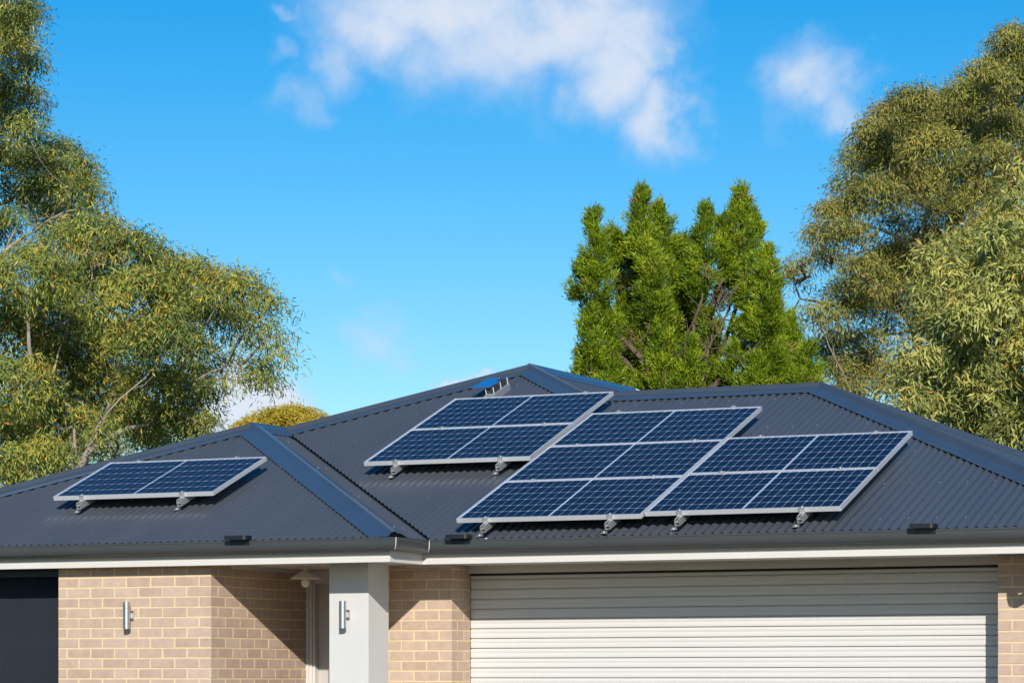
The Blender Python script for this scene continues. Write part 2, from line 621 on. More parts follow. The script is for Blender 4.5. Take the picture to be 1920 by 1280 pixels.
def corr_sheet(name, axis, a0, a1, lo, hi, zfun, nrm, seg=8, extra=0.0):
    """corrugated steel: a = coordinate across the ribs, b from lo(a) to hi(a) along them"""
    step = PITCH / seg
    n = int((a1 - a0) / step)
    vs, fs = [], []
    prev = False
    for i in range(n + 1):
        a = a0 + i * step
        b0, b1 = lo(a), hi(a)
        if b1 - b0 < .01:
            prev = False
            continue
        c = AMP * math.cos(2 * math.pi * a / PITCH)
        for b in (b0, b1):
            x, y = (a, b) if axis == 'x' else (b, a)
            vs.append((x + nrm[0] * c, y + nrm[1] * c, Z(zfun(x, y)) + nrm[2] * c))
        k = len(vs)
        if prev:
            fs.append((k - 4, k - 2, k - 1, k - 3))
        prev = True
    return pyd(name, vs, fs, M['roof'], house, smooth=180)

nF = (0, -TS, TC)
nR = (TS, 0, TC)
nL = (-TS, 0, TC)
nB = (0, TS, TC)
zF = lambda x, y: HR + T * (y - D)
zW = lambda x, y: HR + T * y
zR1 = lambda x, y: HR - T * x
zR2 = lambda x, y: ZM - T * (x - XM)
zGR = lambda x, y: HR + T * (XR - x)
zL = lambda x, y: HR + T * (x - XL)
CUT = .055
EAVE = .058

def loF(x):
    if x < EAVE + .02:
        return D - x + CUT
    return D - EAVE
def hiF(x):
    if x < XM:
        return x - XL + D - .02
    h = YM - (x - XM) - .02
    if x < XG:
        return max(h, YG - .02)
    return YG - (x - XG) - .02
corr_sheet('roof_sheet', 'x', XA + .02, XR + EAVE, loF, hiF, zF, nF)
corr_sheet('roof_sheet', 'x', XL - EAVE, EAVE, lambda x: -EAVE, lambda x: min(x - XL, -x) - .02, zW, nF)
# right slope of the wing, between its hip and the valley
corr_sheet('roof_sheet', 'y', -EAVE, D - XA, lambda y: max(-y if y < -XA else XA, XA) + .02, lambda y: min(EAVE, D - y - .012), zR1, nR)
# right slope of the main roof, behind the garage ridge
corr_sheet('roof_sheet', 'y', YG - .6, 9.3, lambda y: max(XM + .02, XM + (YM - y) + .02, XM + (y - 8.10)), lambda y: XM + 2.6 if y > YG + .9 else XM + (ZM - ZG) / T + .05, zR2, nR)
# right hip end of the garage
corr_sheet('roof_sheet', 'y', D - EAVE, 2 * YG - D + EAVE, lambda y: XG + abs(y - YG) + .02, lambda y: XR + EAVE, zGR, nR)
# slopes that face away from the street
corr_sheet('roof_sheet', 'y', -EAVE, 11.4, lambda y: XL - EAVE, lambda y: min(XL + y if y < -XA else XA, XA) - .02 if y < D - XA else min(XL + (y - D), XM, XL + (YB - y) + 1.4) - .02, zL, nL, 4)
corr_sheet('roof_sheet', 'x', XM + (ZM - ZG) / T, XR + EAVE, lambda x: YG + max(0, x - XG) + .02, lambda x: 2 * YG - D + EAVE, lambda x, y: ZG - T * (y - YG), nB, 4)
corr_sheet('roof_sheet', 'x', XL, 3.4, lambda x: 8.10 + abs(x - XM) + .02, lambda x: 12.95, lambda x, y: ZM - T * (y - 8.10), nB, 4)

def cap(name, P0, P1, nA, nB_, wing=.165, ext0=0.0, ext1=0.0, m='cap', xmax=None, ymin=None, tilt=0.0):
    P0 = Vector(P0); P1 = Vector(P1)
    e = (P1 - P0).normalized()
    P0 = P0 - e * ext0
    P1 = P1 + e * ext1
    nA = Vector(nA); nB_ = Vector(nB_)
    up = (nA + nB_).normalized()
    def wdir(n, other):
        w = e.cross(n).normalized()
        if w.dot(other) < 0:
            w = -w
        return -w if w.dot(up) > 0 else w
    wA = e.cross(nA).normalized()
    if wA.z > 0: wA = -wA
    wB = e.cross(nB_).normalized()
    if wB.z > 0: wB = -wB
    half = [(wing + .002, .0125), (wing, .0165), (wing * .68, .018), (wing * .66, .021), (.052, .0215), (.040, .022)]
    roll = [(.030, .036 + tilt * .3), (.017, .049 + tilt * .2), (0.0, .054 + tilt * .2)]
    prof = []
    for w, h in half:
        prof.append(wA * w + nA * h)
    for w, h in roll:
        prof.append(wA * w + up * h)
    for w, h in reversed(roll[:-1]):
        prof.append(wB * w + up * h)
    for w, h in reversed(half):
        prof.append(wB * w + nB_ * (h + (tilt * (1 - w / wing) if w < wing else 0)))
    n = len(prof)
    start = []
    for p in prof:                                   # cut square to the eaves
        q = P0 + p
        t = 0.0
        if ymin is not None and e.y > 0:
            t = max(t, (ymin - q.y) / e.y)
        if xmax is not None and e.x < 0:
            t = max(t, (q.x - xmax) / -e.x)
        start.append(q + e * t)
    vs = start + [P1 + p for p in prof]
    fs = [(i, i + 1, n + i + 1, n + i) for i in range(n - 1)]
    fs.append(tuple(range(n - 1, -1, -1)))
    return pyd(name, vs, fs, M[m], house, smooth=38)

PA = (XA, -XA, Z(ZA))
PM = (XM, YM, Z(ZM))
PG = (XG, YG, Z(ZG))
PJ = (XA, D - XA, Z(ZA))                                        # wing ridge meets the main left hip
cap('ridge_cap', PA, PJ, nL, nR, tilt=.034)
cap('hip_cap', (EAVE + .06, -EAVE - .06, Z(HR - T * (EAVE + .06))), PA, nF, nR, ext1=.03, xmax=.105, ymin=-.105, tilt=.034)
cap('hip_cap', (XL - EAVE, -EAVE, Z(HR - T * EAVE)), PA, nL, nF, ext1=.03)
cap('hip_cap', PJ, PM, nL, nF, ext1=.03)
cap('hip_cap', (XM + (ZM - ZG) / T, YG, Z(ZG)), PM, nF, nR, ext1=.03, tilt=.034)
cap('ridge_cap', PM, (XM, 8.10, Z(ZM)), nL, nR, ext0=.02, tilt=.034)
cap('hip_cap', (XM, 8.10, Z(ZM)), (XM + 3.2, 11.3, Z(ZM - T * 3.2)), nR, nB, ext0=.02, m='trim_glint')  # pale material paints the sun's glint on this rear cap
cap('ridge_cap', (XM + (ZM - ZG) / T - .1, YG, Z(ZG)), PG, nF, nB, ext1=.02)
cap('hip_cap', (XR + EAVE, D - EAVE, Z(HR - T * EAVE)), PG, nF, nR, ext1=.03, xmax=XR + .105, ymin=D - .105)
cap('hip_cap', (XR + EAVE, 2 * YG - D + EAVE, Z(HR - T * EAVE)), PG, nR, nB, ext1=.03)
# valley tray between the wing and the garage roof
v0 = Vector((EAVE, D - EAVE, Z(HR - T * EAVE)))
v1 = Vector((XA, D - XA, Z(ZA)))
vs = []
for p in (v0, v1):
    for (q, nn, w) in ((Vector((1, 0, 0)), 0, .16), (Vector((.4, .4, 0)), 0, .02)):
        pass
tray = []
for p in (v0, v1):
    tray += [p + Vector((-.02, -.10, .018 + 0.0)) - Vector(nR) * .02, p + Vector((0, 0, -.045)), p + Vector((.10, .02, .018)) - Vector(nF) * .03]
pyd('valley_flashing', tray, [(0, 1, 4, 3), (1, 2, 5, 4)], M['gutter'], house)

# roof screws on the crests, in rows along the battens
mb = MB()
def screw(x, y, z, n):
    n = Vector(n)
    c = Vector((x, y, z)) + n * AMP
    a = n.cross(Vector((0.3, 0.8, 0.1))).normalized() * .0048
    b = n.cross(a)
    base = [c + a, c + b, c - a, c - b]
    top = [q + n * .005 - (q - c) * .3 for q in base]
    mb.add(base + top, [(4, 5, 6, 7), (0, 1, 5, 4), (1, 2, 6, 5), (2, 3, 7, 6), (3, 0, 4, 7)])
for row in np.arange(.18, 5.0, .82):
    for kx in range(-40, 80):
        x = kx * PITCH * 3
        y = D + row
        if loF(x) + .1 < y < hiF(x) - .2 and XA < x < XR:
            screw(x, y, Z(zF(x, y)), nF)
        y = row
        if x < 0 and -EAVE < y < min(x - XL, -x) - .2:
            screw(x, y, Z(zW(x, y)), nF)
for col in np.arange(.2, 3.0, .82):
    for ky in range(0, 50):
        y = ky * PITCH * 2
        x = -col
        if max(-y, XA) + .22 < x < D - y - .1:
            screw(x, y, Z(zR1(x, y)), nR)
sc = mb.build('roof_screw', M['screw'], house)
sc['kind'] = 'stuff'

# fascia, gutter, soffit
EAVES = [(XL, 9.0), (XL, 0), (0, 0), (0, D), (XR, D), (XR, 2 * YG - D)]
mb = MB()
sweep(mb, EAVES, [(0, 0), (.006, .003), (.006, .042), (.001, .046), (.001, .050), (.006, .054), (.006, .178), (-.02, .178), (-.02, 0)])
mb.build('fascia', M['cream'], house)
mb = MB()
GP = [(.004, .170), (.010, .092), (.030, .088), (.078, .088), (.080, .092), (.092, .097), (.105, .110), (.113, .128), (.1165, .150),
      (.1165, .178), (.120, .182), (.120, .193), (.116, .196), (.110, .194), (.109, .150), (.100, .120), (.085, .100), (.020, .098), (.016, .170)]
sweep(mb, EAVES, GP)
gut = mb.build('gutter', M['gutter'], house, smooth=35)
for (cx, cy) in ((.0, .0), (.0, D)):
    mb = MB()
    mb.tube([(cx + o * 1.004, cy - o * 1.004, Z(z)) for o, z in ((.094, .099), (.106, .111), (.1145, .129), (.118, .150), (.118, .180), (.121, .194))], .0028, 6)
    mb.build('corner_seam', M['trim_glint'], gut)
mb = MB()
mb.box(XL + .02, -.02, .022, 2.6, Z(.022), Z(.034))
mb.box(-.02, XR - .02, D + .022, 2.6, Z(.022), Z(.034))
sf = mb.build('soffit', M['soffit'], house)
for x in (-4.6, .35 + 1.05, 4.62, 2.98):
    y0 = (0 if x < 0 else D) + .024
    mb = MB()
    mb.box(x - .012, x + .012, y0, 1.6, Z(.017), Z(.0215))
    mb.build('soffit_strip', M['soffit'], sf)

# pale house on the other side of the street: seen only as a reflection in the bedroom window
oh = empty('house', (-26, -44, 0))
tag(oh, 'pale house across the street, mirrored dimly in the dark left window', 'house')
mb = MB()
mb.box(-15, 14, -8, 0, 0, 2.75)
mb.build('wall', mat('pale_render', (.62, .61, .60), .85, var=.04, scale=2), oh)
mb = MB()
for x in (-9, -2.5, 6.5):
    mb.box(x, x + 2.2, .003, .06, .9, 2.2)
mb.build('window', M['frame'], oh)['kind'] = 'stuff'
vs, fs = [], []
n = 29 * 40
for i in range(n + 1):
    x = -15.5 + 30 * i / n
    h = min(1.0, (x + 15.5) / 4.6, (14.5 - x) / 4.6)
    c = .010 * math.cos(2 * math.pi * x / PITCH / 2)
    vs += [(x, .5 + c * .4, 2.72 + c), (x, .5 - 4.5 * h, 2.72 + 1.9 * h + c), (x, -8.5 + 4.5 * h - .002, 2.72 + 1.9 * h + c), (x, -8.5, 2.72 + c)]
    if i:
        k = 4 * i
        fs += [(k - 4, k, k + 1, k - 3), (k - 3, k + 1, k + 2, k - 2), (k - 2, k + 2, k + 3, k - 1)]
pyd('roof', vs, fs, M['roof'], oh)

# ------------------------------------------------------------------ brick walls
BRICKS = {}
def brick_mesh(lx, ly, lz):
    key = (round(lx, 3), round(ly, 3), round(lz, 3))
    if key not in BRICKS:
        b = MB()
        b.cbox(-lx / 2, lx / 2, -ly / 2, ly / 2, -lz / 2, lz / 2, .0035)
        me = bpy.data.meshes.new('brick')
        me.from_pydata(b.v, [], b.f)
        bm = bmesh.new(); bm.from_mesh(me)
        bmesh.ops.recalc_face_normals(bm, faces=bm.faces)
        bm.to_mesh(me); bm.free()
        me.materials.append(M['brick'])
        BRICKS[key] = me
    return BRICKS[key]

def brick(parent, x0, x1, y0, y1, z0, z1):
    o = bpy.data.objects.new('brick', brick_mesh(x1 - x0, y1 - y0, z1 - z0))
    COL.objects.link(o)
    o.parent = parent
    j = .0014
    o.location = ((x0 + x1) / 2 + random.uniform(-j, j), (y0 + y1) / 2 + random.uniform(-j, j), (z0 + z1) / 2)
    return o

def course_segments(a0, a1, joints):
    """brick intervals between a0 and a1 with 10 mm perpends centred on the joints"""
    js = sorted(j for j in joints if a0 + .02 < j < a1 - .02)
    e = [a0] + js + [a1]
    out = []
    for i in range(len(e) - 1):
        s0 = e[i] + (.005 if i > 0 else 0)
        s1 = e[i + 1] - (.005 if i < len(e) - 2 else 0)
        out.append((s0, s1))
    return out

VIS = 12                                      # courses in view below the soffit
def lay(parent, zt, front, side=None, rest=True, xoff=0):
    """front=(x0, x1, y, jointsA, jointsB) ; side=(x, y0, y1) ; zt = top line of course 0"""
    x0, x1, y, JA, JB = front
    rest_mb = MB()
    ncourse = int((H0 + zt) / .086)
    for r in range(-2, ncourse):
        zhi = H0 + zt - .086 * r - .005
        zlo = zhi - .076
        if r < 0:
            zhi = min(zhi, H0 + .0215)
            if zhi - zlo < .012:
                continue
        A = r % 2 == 0
        segs = course_segments(x0, x1, JA if A else JB)
        vis = r < VIS
        for i, (a, b) in enumerate(segs):
            last = i == len(segs) - 1
            yb = y + .11
            if last and side is not None and (b - a) < .15:
                yb = y + .23
            if vis:
                brick(parent, a, b, y, yb, zlo, zhi)
            else:
                rest_mb.box(a, b, y, yb, zlo, zhi)
        if side is not None:
            sx, sy0, sy1 = side
            st = sy0 + (.24 if (segs[-1][1] - segs[-1][0]) < .15 else .12)
            js = [st + .24 * k for k in range(0, 12)]
            for (a, b) in course_segments(st - .005 + .005, sy1, js):
                if b - a < .03:
                    continue
                if vis:
                    brick(parent, sx - .11, sx, a, b, zlo, zhi)
                else:
                    rest_mb.box(sx - .11, sx, a, b, zlo, zhi)
    if rest_mb.v:
        o = rest_mb.build('brick', M['wallrest'], parent)
        o['kind'] = 'stuff'
        o.name = 'lower_brick'

YW = .150
XC = -1.765
XW = -3.289
wall = empty('brick_wall', (0, 0, 0), parent=house)
mb = MB()
g = .0025
mb.box(XW + .001, XC - g, YW + g, YW + .108, 0, Z(.021))
mb.box(XC - .108, XC - g, YW + .109, 1.779, 0, Z(.021))
mb.build('mortar', M['mortar'], wall)
JA = [XC - .115 - .24 * k for k in range(12)]
JB = [XC - .235 - .24 * k for k in range(12)]
lay(wall, -.0784, (XW, XC, YW, JA, JB), (XC, YW, 1.779))

YP = 1.192
XPC = -.033
pier = empty('brick_wall', (0, 0, 0), parent=house)
mb = MB()
mb.box(-1.15, XPC - g, YP + g, YP + .108, 0, Z(.021))
mb.box(XPC - .108, XPC - g, YP + .109, 1.56, 0, Z(.021))
mb.build('mortar', M['mortar'], pier)
JA = [XPC - .237 - .24 * k for k in range(6)]
JB = [XPC - .117 - .24 * k for k in range(6)]
lay(pier, -.1000, (-1.15, XPC, YP, JA, JB), (XPC, YP, 1.56))

XD1 = 4.691
pier2 = empty('brick_wall', (0, 0, 0), parent=house)
mb = MB()
mb.box(XD1 + g, 5.46, YP + g, YP + .108, 0, Z(.021))
mb.box(XD1 + g, XD1 + .108, YP + .109, 1.56, 0, Z(.021))
mb.build('mortar', M['mortar'], pier2)
JA = [XD1 + .235 + .24 * k for k in range(6)]
JB = [XD1 + .115 + .24 * k for k in range(6)]
lay(pier2, -.0560, (XD1, 5.46, YP, JA, JB))
# blank walls out of the frame (left of the window, right and rear sides)
mb = MB()
mb.box(-6.0, -5.12, YW, YW + .11, 0, Z(.02))
mb.box(-6.0, -5.89, YW + .12, 8.8, 0, Z(.02))
mb.box(5.35, 5.46, YP + .12, 7.9, 0, Z(.02))
mb.box(-6.0, 5.46, 9.0, 9.11, 0, Z(.02))
mb.build('side_wall', M['wallrest'], house)

# cornice mouldings where soffit meets wall and door head
mb = MB()
mb.box(XC + .002, XC + .022, YW + .3, 1.77, Z(-.010), Z(.0215))
mb.box(XPC + .002, 4.689, 1.50, 1.548, Z(-.042), Z(.0215))
mb.box(-.46, XPC, YP - .022, YP - .002, Z(.0), Z(.0215))
mb.build('cornice', M['soffit'], house)

# rendered pillar
mb = MB()
mb.cbox(-.831, -.461, .50, .868, 0.0, Z(.0215), .004)
mb.build('pillar', M['render'], house)

# garage roller door
gd = empty('garage_door', (2.3, 1.575, 0), parent=house)
PS = .0838
def slat_mesh(x0, x1):
    # one rib of the curtain: groove, flat, shallow step, curved face
    prof = [(.022, 0.0), (.022, .0056), (.002, .0066), (0.0, .014), (0.0, .040), (.002, .044), (.002, .047), (-.001, .051), (-.002, .066), (.001, .077), (.004, .0822), (.022, .0832)]
    vs, fs = [], []
    for x in (x0, x1):
        vs += [(x, y, z) for y, z in prof]
    n = len(prof)
    fs = [(i, i + n, i + n + 1, i + 1) for i in range(n - 1)]
    me = bpy.data.meshes.new('slat')
    me.from_pydata(vs, [], fs)
    for p in me.polygons:
        p.use_smooth = True
    me.set_sharp_from_angle(angle=R(40))
    me.materials.append(M['door'])
    return me
sm = slat_mesh(XPC + .003 - 2.3, 4.70 - 2.3)
ztop = -.515 + .0838 * 6
for i in range(29):
    o = bpy.data.objects.new('slat', sm)
    COL.objects.link(o)
    o.parent = gd
    o.location = (0, 1.558 - 1.575, Z(ztop) - .0838 * (i + 1))
    if o.location.z < .01:
        o.location.z = .01
mb = MB()
mb.box(XPC + .001 - 2.3, 4.70 - 2.3, .03, .06, 0, Z(.02))
mb.build('door_backing', M['doorgap'], gd)
mb = MB()
mb.box(XPC + .001 - 2.3, 4.688 - 2.3, -.0265, -.0185, Z(-.062), Z(-.0425))  # dark strip standing in for the shaded slot above the curtain
mb.build('head_gap_shade', M['doorgap'], gd)

# bedroom window
win = empty('window', (-4.2, YW + .06, 0), parent=house)
mb = MB()
x0, x1 = -5.11 + 4.2, XW + 4.2 - .001
for (a, b, c, d) in ((x0, x1, Z(-.060), Z(.02)), (x0, x0 + .05, .9, Z(-.060)), (x1 - .008, x1, .9, Z(-.060)), (x0, x1, .85, .9)):
    mb.box(a, b, -.045 if d > Z(0) else -.02, .04, c, d)
mb.build('window_frame', M['frame'], win)
mb = MB()
mb.box(x0 + .051, x1 - .009, .006, .012, .901, Z(-.061))
mb.build('pane', M['pane'], win)
mb = MB()
n = 90
vs, fs = [], []
for i in range(n + 1):
    x = x0 + .06 + (x1 + .05 - x0) * i / n
    y = .30 + .002 * math.sin(i * .4)
    vs += [(x, y, .3), (x, y, Z(.02))]
    if i:
        fs.append((2 * i - 2, 2 * i, 2 * i + 1, 2 * i - 1))
pyd('curtain', vs, fs, M['curtain'], win, smooth=180)
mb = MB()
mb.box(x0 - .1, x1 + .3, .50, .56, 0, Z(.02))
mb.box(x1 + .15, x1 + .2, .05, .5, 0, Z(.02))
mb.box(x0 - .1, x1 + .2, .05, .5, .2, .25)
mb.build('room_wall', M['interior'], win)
mb = MB()
mb.box(x0, x1, -.065, .05, .76, .849)
mb.build('window_sill', M['wallrest'], win)

# entry door in the porch
ed = empty('entry_door', (-1.3, 1.80, 0), parent=house)
mb = MB()
ox = 1.3
mb.box(-1.772 + ox, -1.742 + ox, -.02, .12, 0, Z(.02))
mb.box(-1.741 + ox, -1.712 + ox, -.008, .12, 0, Z(.02))
mb.box(-1.711 + ox, -1.690 + ox, .006, .12, 0, Z(.02))
mb.box(-1.689 + ox, -1.02 + ox, -.02, .12, Z(-.10), Z(.02))
mb.build('door_frame', M['cream'], ed)
mb = MB()
mb.box(-1.689 + ox, -1.02 + ox, .075, .115, 0.02, Z(-.101))
for zz in (.5, 1.1, 1.7):
    mb.box(-1.56 + ox, -1.12 + ox, .066, .0745, zz - .18, zz + .22)
mb.build('door_leaf', M['doorpaint'], ed)
mb = MB()
mb.box(-1.02 + ox, -.04 + ox, .02, .12, 0, Z(.02))
mb.build('porch_wall', M['wallrest'], ed)

# downpipe at the right corner of the garage, just outside the frame
mb = MB()
def dp(x, y, z):
    return (x, y, Z(z))
sx = .555
pts = [dp(5.175, D - .06, .10), dp(5.175, D - .06, -.015), dp(5.175, D - .045, -.05), dp(5.175, D - .01, -.07), dp(5.175, YP - .12, -.155), dp(5.175, YP - .075, -.175), dp(5.175, YP - .05, -.22), dp(5.175, YP - .05, -2.30)]
mb.tube(pts, .041, 14)
mb.build('downpipe', M['cream'], house, smooth=50)

# ------------------------------------------------------------------ things fixed to the walls
def wall_lamp(x, y_wall, ztop, label):
    o = empty('wall_lamp', (x, y_wall, Z(ztop - .11)))
    tag(o, label, 'wall lamp', 'brushed steel up and down wall lamps')
    b = MB()
    prof = [(.0, .112), (.022, .112), (.0285, .108), (.030, .113), (.030, .062), (.0285, .060), (.030, .058), (.030, -.060), (.0285, -.062), (.030, -.064), (.030, -.113), (.0265, -.113), (.026, -.095), (.0, -.095)]
    b.lathe(prof, 28, (0, -.078, 0))
    b.build('lamp_body', M['steel'], o, smooth=22)
    b = MB()
    b.cbox(-.014, .014, -.05, -.012, -.022, .022, .002)
    b.build('bracket', M['steel'], o)
    b = MB()
    b.cbox(-.030, .030, -.0125, -.0005, -.042, .042, .003)
    b.build('back_plate', M['steel'], o)
    return o
wall_lamp(-2.548, YW, -.296, 'brushed steel cylinder lamp on the sunlit brick wall')
wall_lamp(-.660, .50, -.298, 'brushed steel cylinder lamp on the pale rendered pillar')

pl = empty('porch_light', (-1.335, 1.0, Z(.022)))
tag(pl, 'cream conical shade lamp with a round bare bulb under the porch ceiling', 'ceiling lamp')
b = MB()
b.lathe([(0, 0), (.030, 0), (.030, -.012), (.020, -.022), (.018, -.032), (.0, -.032)], 20)
b.build('ceiling_rose', M['shade'], pl, smooth=40)
b = MB()
b.lathe([(.018, -.028), (.030, -.036), (.134, -.102), (.135, -.107), (.131, -.105), (.028, -.042), (.018, -.036)], 36)
b.build('lamp_shade', M['shade'], pl, smooth=40)
b = MB()
prof = [(0.016, -.085), (.02, -.10)] + [(.038 * math.sin(a), -.143 + .038 * math.cos(a)) for a in np.linspace(.7, math.pi, 12)]
b.lathe(prof, 24)
b.build('bulb', M['bulb'], pl, smooth=60)

def gutter_box(xc, y_f, label, w=.20):
    o = empty('gutter_clip', (xc, y_f, Z(.19)))
    tag(o, label, 'gutter clip', 'black plastic clips on the gutter edge')
    b = MB()
    # tray that sticks out over the gutter's front edge, front right corner rounded
    out = [(-w / 2, -.10), (-w / 2, -.205)]
    for a in np.linspace(-90, 0, 8):
        out.append((w / 2 - .035 + .035 * math.cos(R(a)), -.170 + .035 * math.sin(R(a))))
    out.append((w / 2, -.10))
    n = len(out)
    vs = [(x, y, 0.008) for x, y in out] + [(x, y, .043) for x, y in out]
    fs = [tuple(range(n - 1, -1, -1)), tuple(range(n, 2 * n))] + [(i, (i + 1) % n, n + (i + 1) % n, n + i) for i in range(n)]
    b.add(vs, fs)
    b.build('clip_body', M['black'], o, smooth=35)
    b = MB()
    b.box(-w / 2 + .01, w / 2 - .01, -.1265, -.1215, -.030, .0075)
    b.build('clip_lip', M['black'], o)
    return o
gutter_box(-1.324, 0, 'black plastic clip on the gutter in front of the two module roof wing', .20)
gutter_box(.407, D, 'black plastic clip on the garage gutter beside the inner roof corner', .195)
gutter_box(4.328, D, 'black plastic clip on the gutter above the garage door right end', .19)

# ------------------------------------------------------------------ solar panels
PW, PH, PT = 1.638, .985, .038
HP = .3836
LIP = .011
def frame_mesh():
    b = MB()
    # four mitred frame bars with a flat top lip
    for (x0, x1, y0, y1) in ((0, PW, 0, LIP), (0, PW, PH - LIP, PH), (0, LIP, LIP, PH - LIP), (PW - LIP, PW, LIP, PH - LIP)):
        b.box(x0, x1, y0, y1, -PT, 0)
    me = bpy.data.meshes.new('panel_frame')
    me.from_pydata(b.v, [], b.f)
    me.materials.append(M['alu'])
    return me
def sheet(name, x0, x1, y0, y1, z0, z1, m):
    b = MB()
    b.box(x0, x1, y0, y1, z0, z1)
    me = bpy.data.meshes.new(name)
    me.from_pydata(b.v, [], b.f)
    me.materials.append(m)
    return me
ME_FRAME = frame_mesh()
ME_BACK = sheet('backsheet', LIP, PW - LIP, LIP, PH - LIP, -.012, -.0075, M['backsheet'])
ME_GLASS = sheet('glass_pane', LIP, PW - LIP, LIP, PH - LIP, -.0045, -.0015, M['panelglass'])
MX, MY, GAPX, GAPY, GAPC = .024, .022, .0044, .0085, .022
CW = (PW - 2 * MX - GAPC - 18 * GAPX) / 20
CH = (PH - 2 * MY - 5 * GAPY) / 6
def cell_mesh():
    c = .0072
    w, h, t = CW / 2, CH / 2, .0012
    out = [(-w, -h + c), (-w + c, -h), (w - c, -h), (w, -h + c), (w, h - c), (w - c, h), (-w + c, h), (-w, h - c)]
    n = 8
    vs = [(x, y, 0) for x, y in out] + [(x, y, t) for x, y in out]
    fs = [tuple(range(n, 2 * n))] + [(i, (i + 1) % n, n + (i + 1) % n, n + i) for i in range(n)]
    me = bpy.data.meshes.new('cell')
    me.from_pydata(vs, [], fs)
    me.materials.append(M['cell'])
    return me
ME_CELL = cell_mesh()

def solar_panel(x, s, y0, label):
    o = empty('solar_panel', (x, y0 + s * TC, Z(HP + s * TS)), (0.376176 + random.uniform(-.0022, .0022), random.uniform(-.0015, .0015), 0))
    tag(o, label, 'solar panel', 'solar panels on the roof')
    link('panel_frame', ME_FRAME, None, o)
    link('backsheet', ME_BACK, None, o)
    link('glass_pane', ME_GLASS, None, o)
    for j in range(6):
        for i in range(20):
            c = bpy.data.objects.new('cell', ME_CELL)
            COL.objects.link(c)
            c.parent = o
            cx = MX + CW / 2 + i * (CW + GAPX) + (GAPC - GAPX if i >= 10 else 0)
            cy = MY + CH / 2 + j * (CH + GAPY)
            c.location = (cx, cy, -.0072)
    return o

def clamp_mesh(mid):
    b = MB()
    if mid:
        b.box(-.022, .022, -.004, .004, -.03, .004)
        b.box(-.024, .024, -.017, .017, .0015, .0055)
        b.lathe([(0, .013), (.0065, .013), (.0065, .0055)], 8)
    else:
        b.box(-.022, .022, -.0175, -.0015, -.042, .004)
        b.box(-.024, .024, -.0175, .010, .0015, .0055)
        b.lathe([(0, .014), (.0065, .014), (.0065, .0055)], 8)
        b.box(-.018, .018, -.030, -.0178, -.042, -.034)
    me = bpy.data.meshes.new('clamp')
    me.from_pydata(b.v, [], b.f)
    me.materials.append(M['rail'])
    return me
ME_END, ME_MID = clamp_mesh(False), clamp_mesh(True)

def rail_mesh(L):
    b = MB()
    # box rail open at its end: outer walls plus inner webs
    x0, x1, z0, z1 = -.020, .020, -.098, -.040
    for (a, c, d, e) in ((x0, x0 + .004, z0, z1), (x1 - .004, x1, z0, z1), (x0 + .004, x1 - .004, z0, z0 + .004), (x0 + .004, -.007, z1 - .004, z1), (.007, x1 - .004, z1 - .004, z1), (x0 + .004, x1 - .004, -.072, -.069)):
        b.box(a, c, -.085, L, d, e)
    me = bpy.data.meshes.new('rail')
    me.from_pydata(b.v, [], b.f)
    me.materials.append(M['rail'])
    return me

def foot_mesh():
    b = MB()
    b.box(-.030, -.0215, -.020, .020, -.128, -.055)
    b.box(-.072, -.0215, -.020, .020, -.1335, -.1283)
    b.lathe([(0, -.118), (.009, -.118), (.009, -.128)], 8, (-.05, 0, 0))
    b.lathe([(0, -.0), (.012, -.0), (.012, -.006)], 8, (-.05, 0, -.122))
    me = bpy.data.meshes.new('roof_foot')
    me.from_pydata(b.v, [], b.f)
    me.materials.append(M['rail'])
    return me
ME_FOOT = foot_mesh()

def rail(x, s, y0, rows, label):
    L = rows * .9947 + .03
    o = empty('mounting_rail', (x, y0 + s * TC, Z(HP + s * TS)), (0.376176, 0, 0))
    tag(o, label, 'mounting rail', 'aluminium rails under the solar panels')
    link('rail', rail_mesh(L), None, o)
    f = link('roof_foot', ME_FOOT, None, o, (0, -.055, 0))
    link('roof_foot', ME_FOOT, None, o, (0, L - .12, 0))
    if rows > 1:
        link('roof_foot', ME_FOOT, None, o, (0, L * .5, 0))
    link('clamp', ME_END, None, o, (0, 0, 0))
    link('clamp', ME_END, None, o, (0, rows * .9947 - .0097, 0), (0, 0, math.pi))
    for k in range(1, rows):
        link('clamp', ME_MID, None, o, (0, k * .9947 - .005, 0))
    return o

ARR = [(-3.7289, .7751, 0, 1, (.185, .813)), (-1.3805, 1.6649, D, 2, (.198, .828)), (.3222, -.0336, D, 3, (.163, .837)), (1.9741, .0164, D, 2, (.183, .808))]
LAB = [['solar panel lying alone on the wing roof at the left'],
       ['lower solar panel of the pair nearest the roof peak', 'upper solar panel of the pair nearest the roof peak'],
       ['bottom solar panel of the three row column in the middle', 'middle solar panel of the three row column in the middle', 'top solar panel of the three row column in the middle'],
       ['lower solar panel of the right hand pair above the garage door', 'upper solar panel of the right hand pair beside the right hip']]
RLAB = [('left aluminium rail under the lone panel on the wing roof', 'right aluminium rail under the lone panel on the wing roof'),
        ('left aluminium rail under the panel pair nearest the roof peak', 'right aluminium rail under the panel pair nearest the roof peak'),
        ('left aluminium rail under the three row panel column, above the middle gutter clip', 'right aluminium rail under the three row panel column in the middle'),
        ('left aluminium rail under the right hand panel pair', 'right aluminium rail under the right hand panel pair, nearest the right gutter clip')]
for (x, s, y0, rows, fr), labs, rl in zip(ARR, LAB, RLAB):
    for k in range(rows):
        solar_panel(x, s + k * .9947, y0, labs[k])
    for q, lab in zip(fr, rl):
        rail(x + PW * q, s, y0, rows, lab)

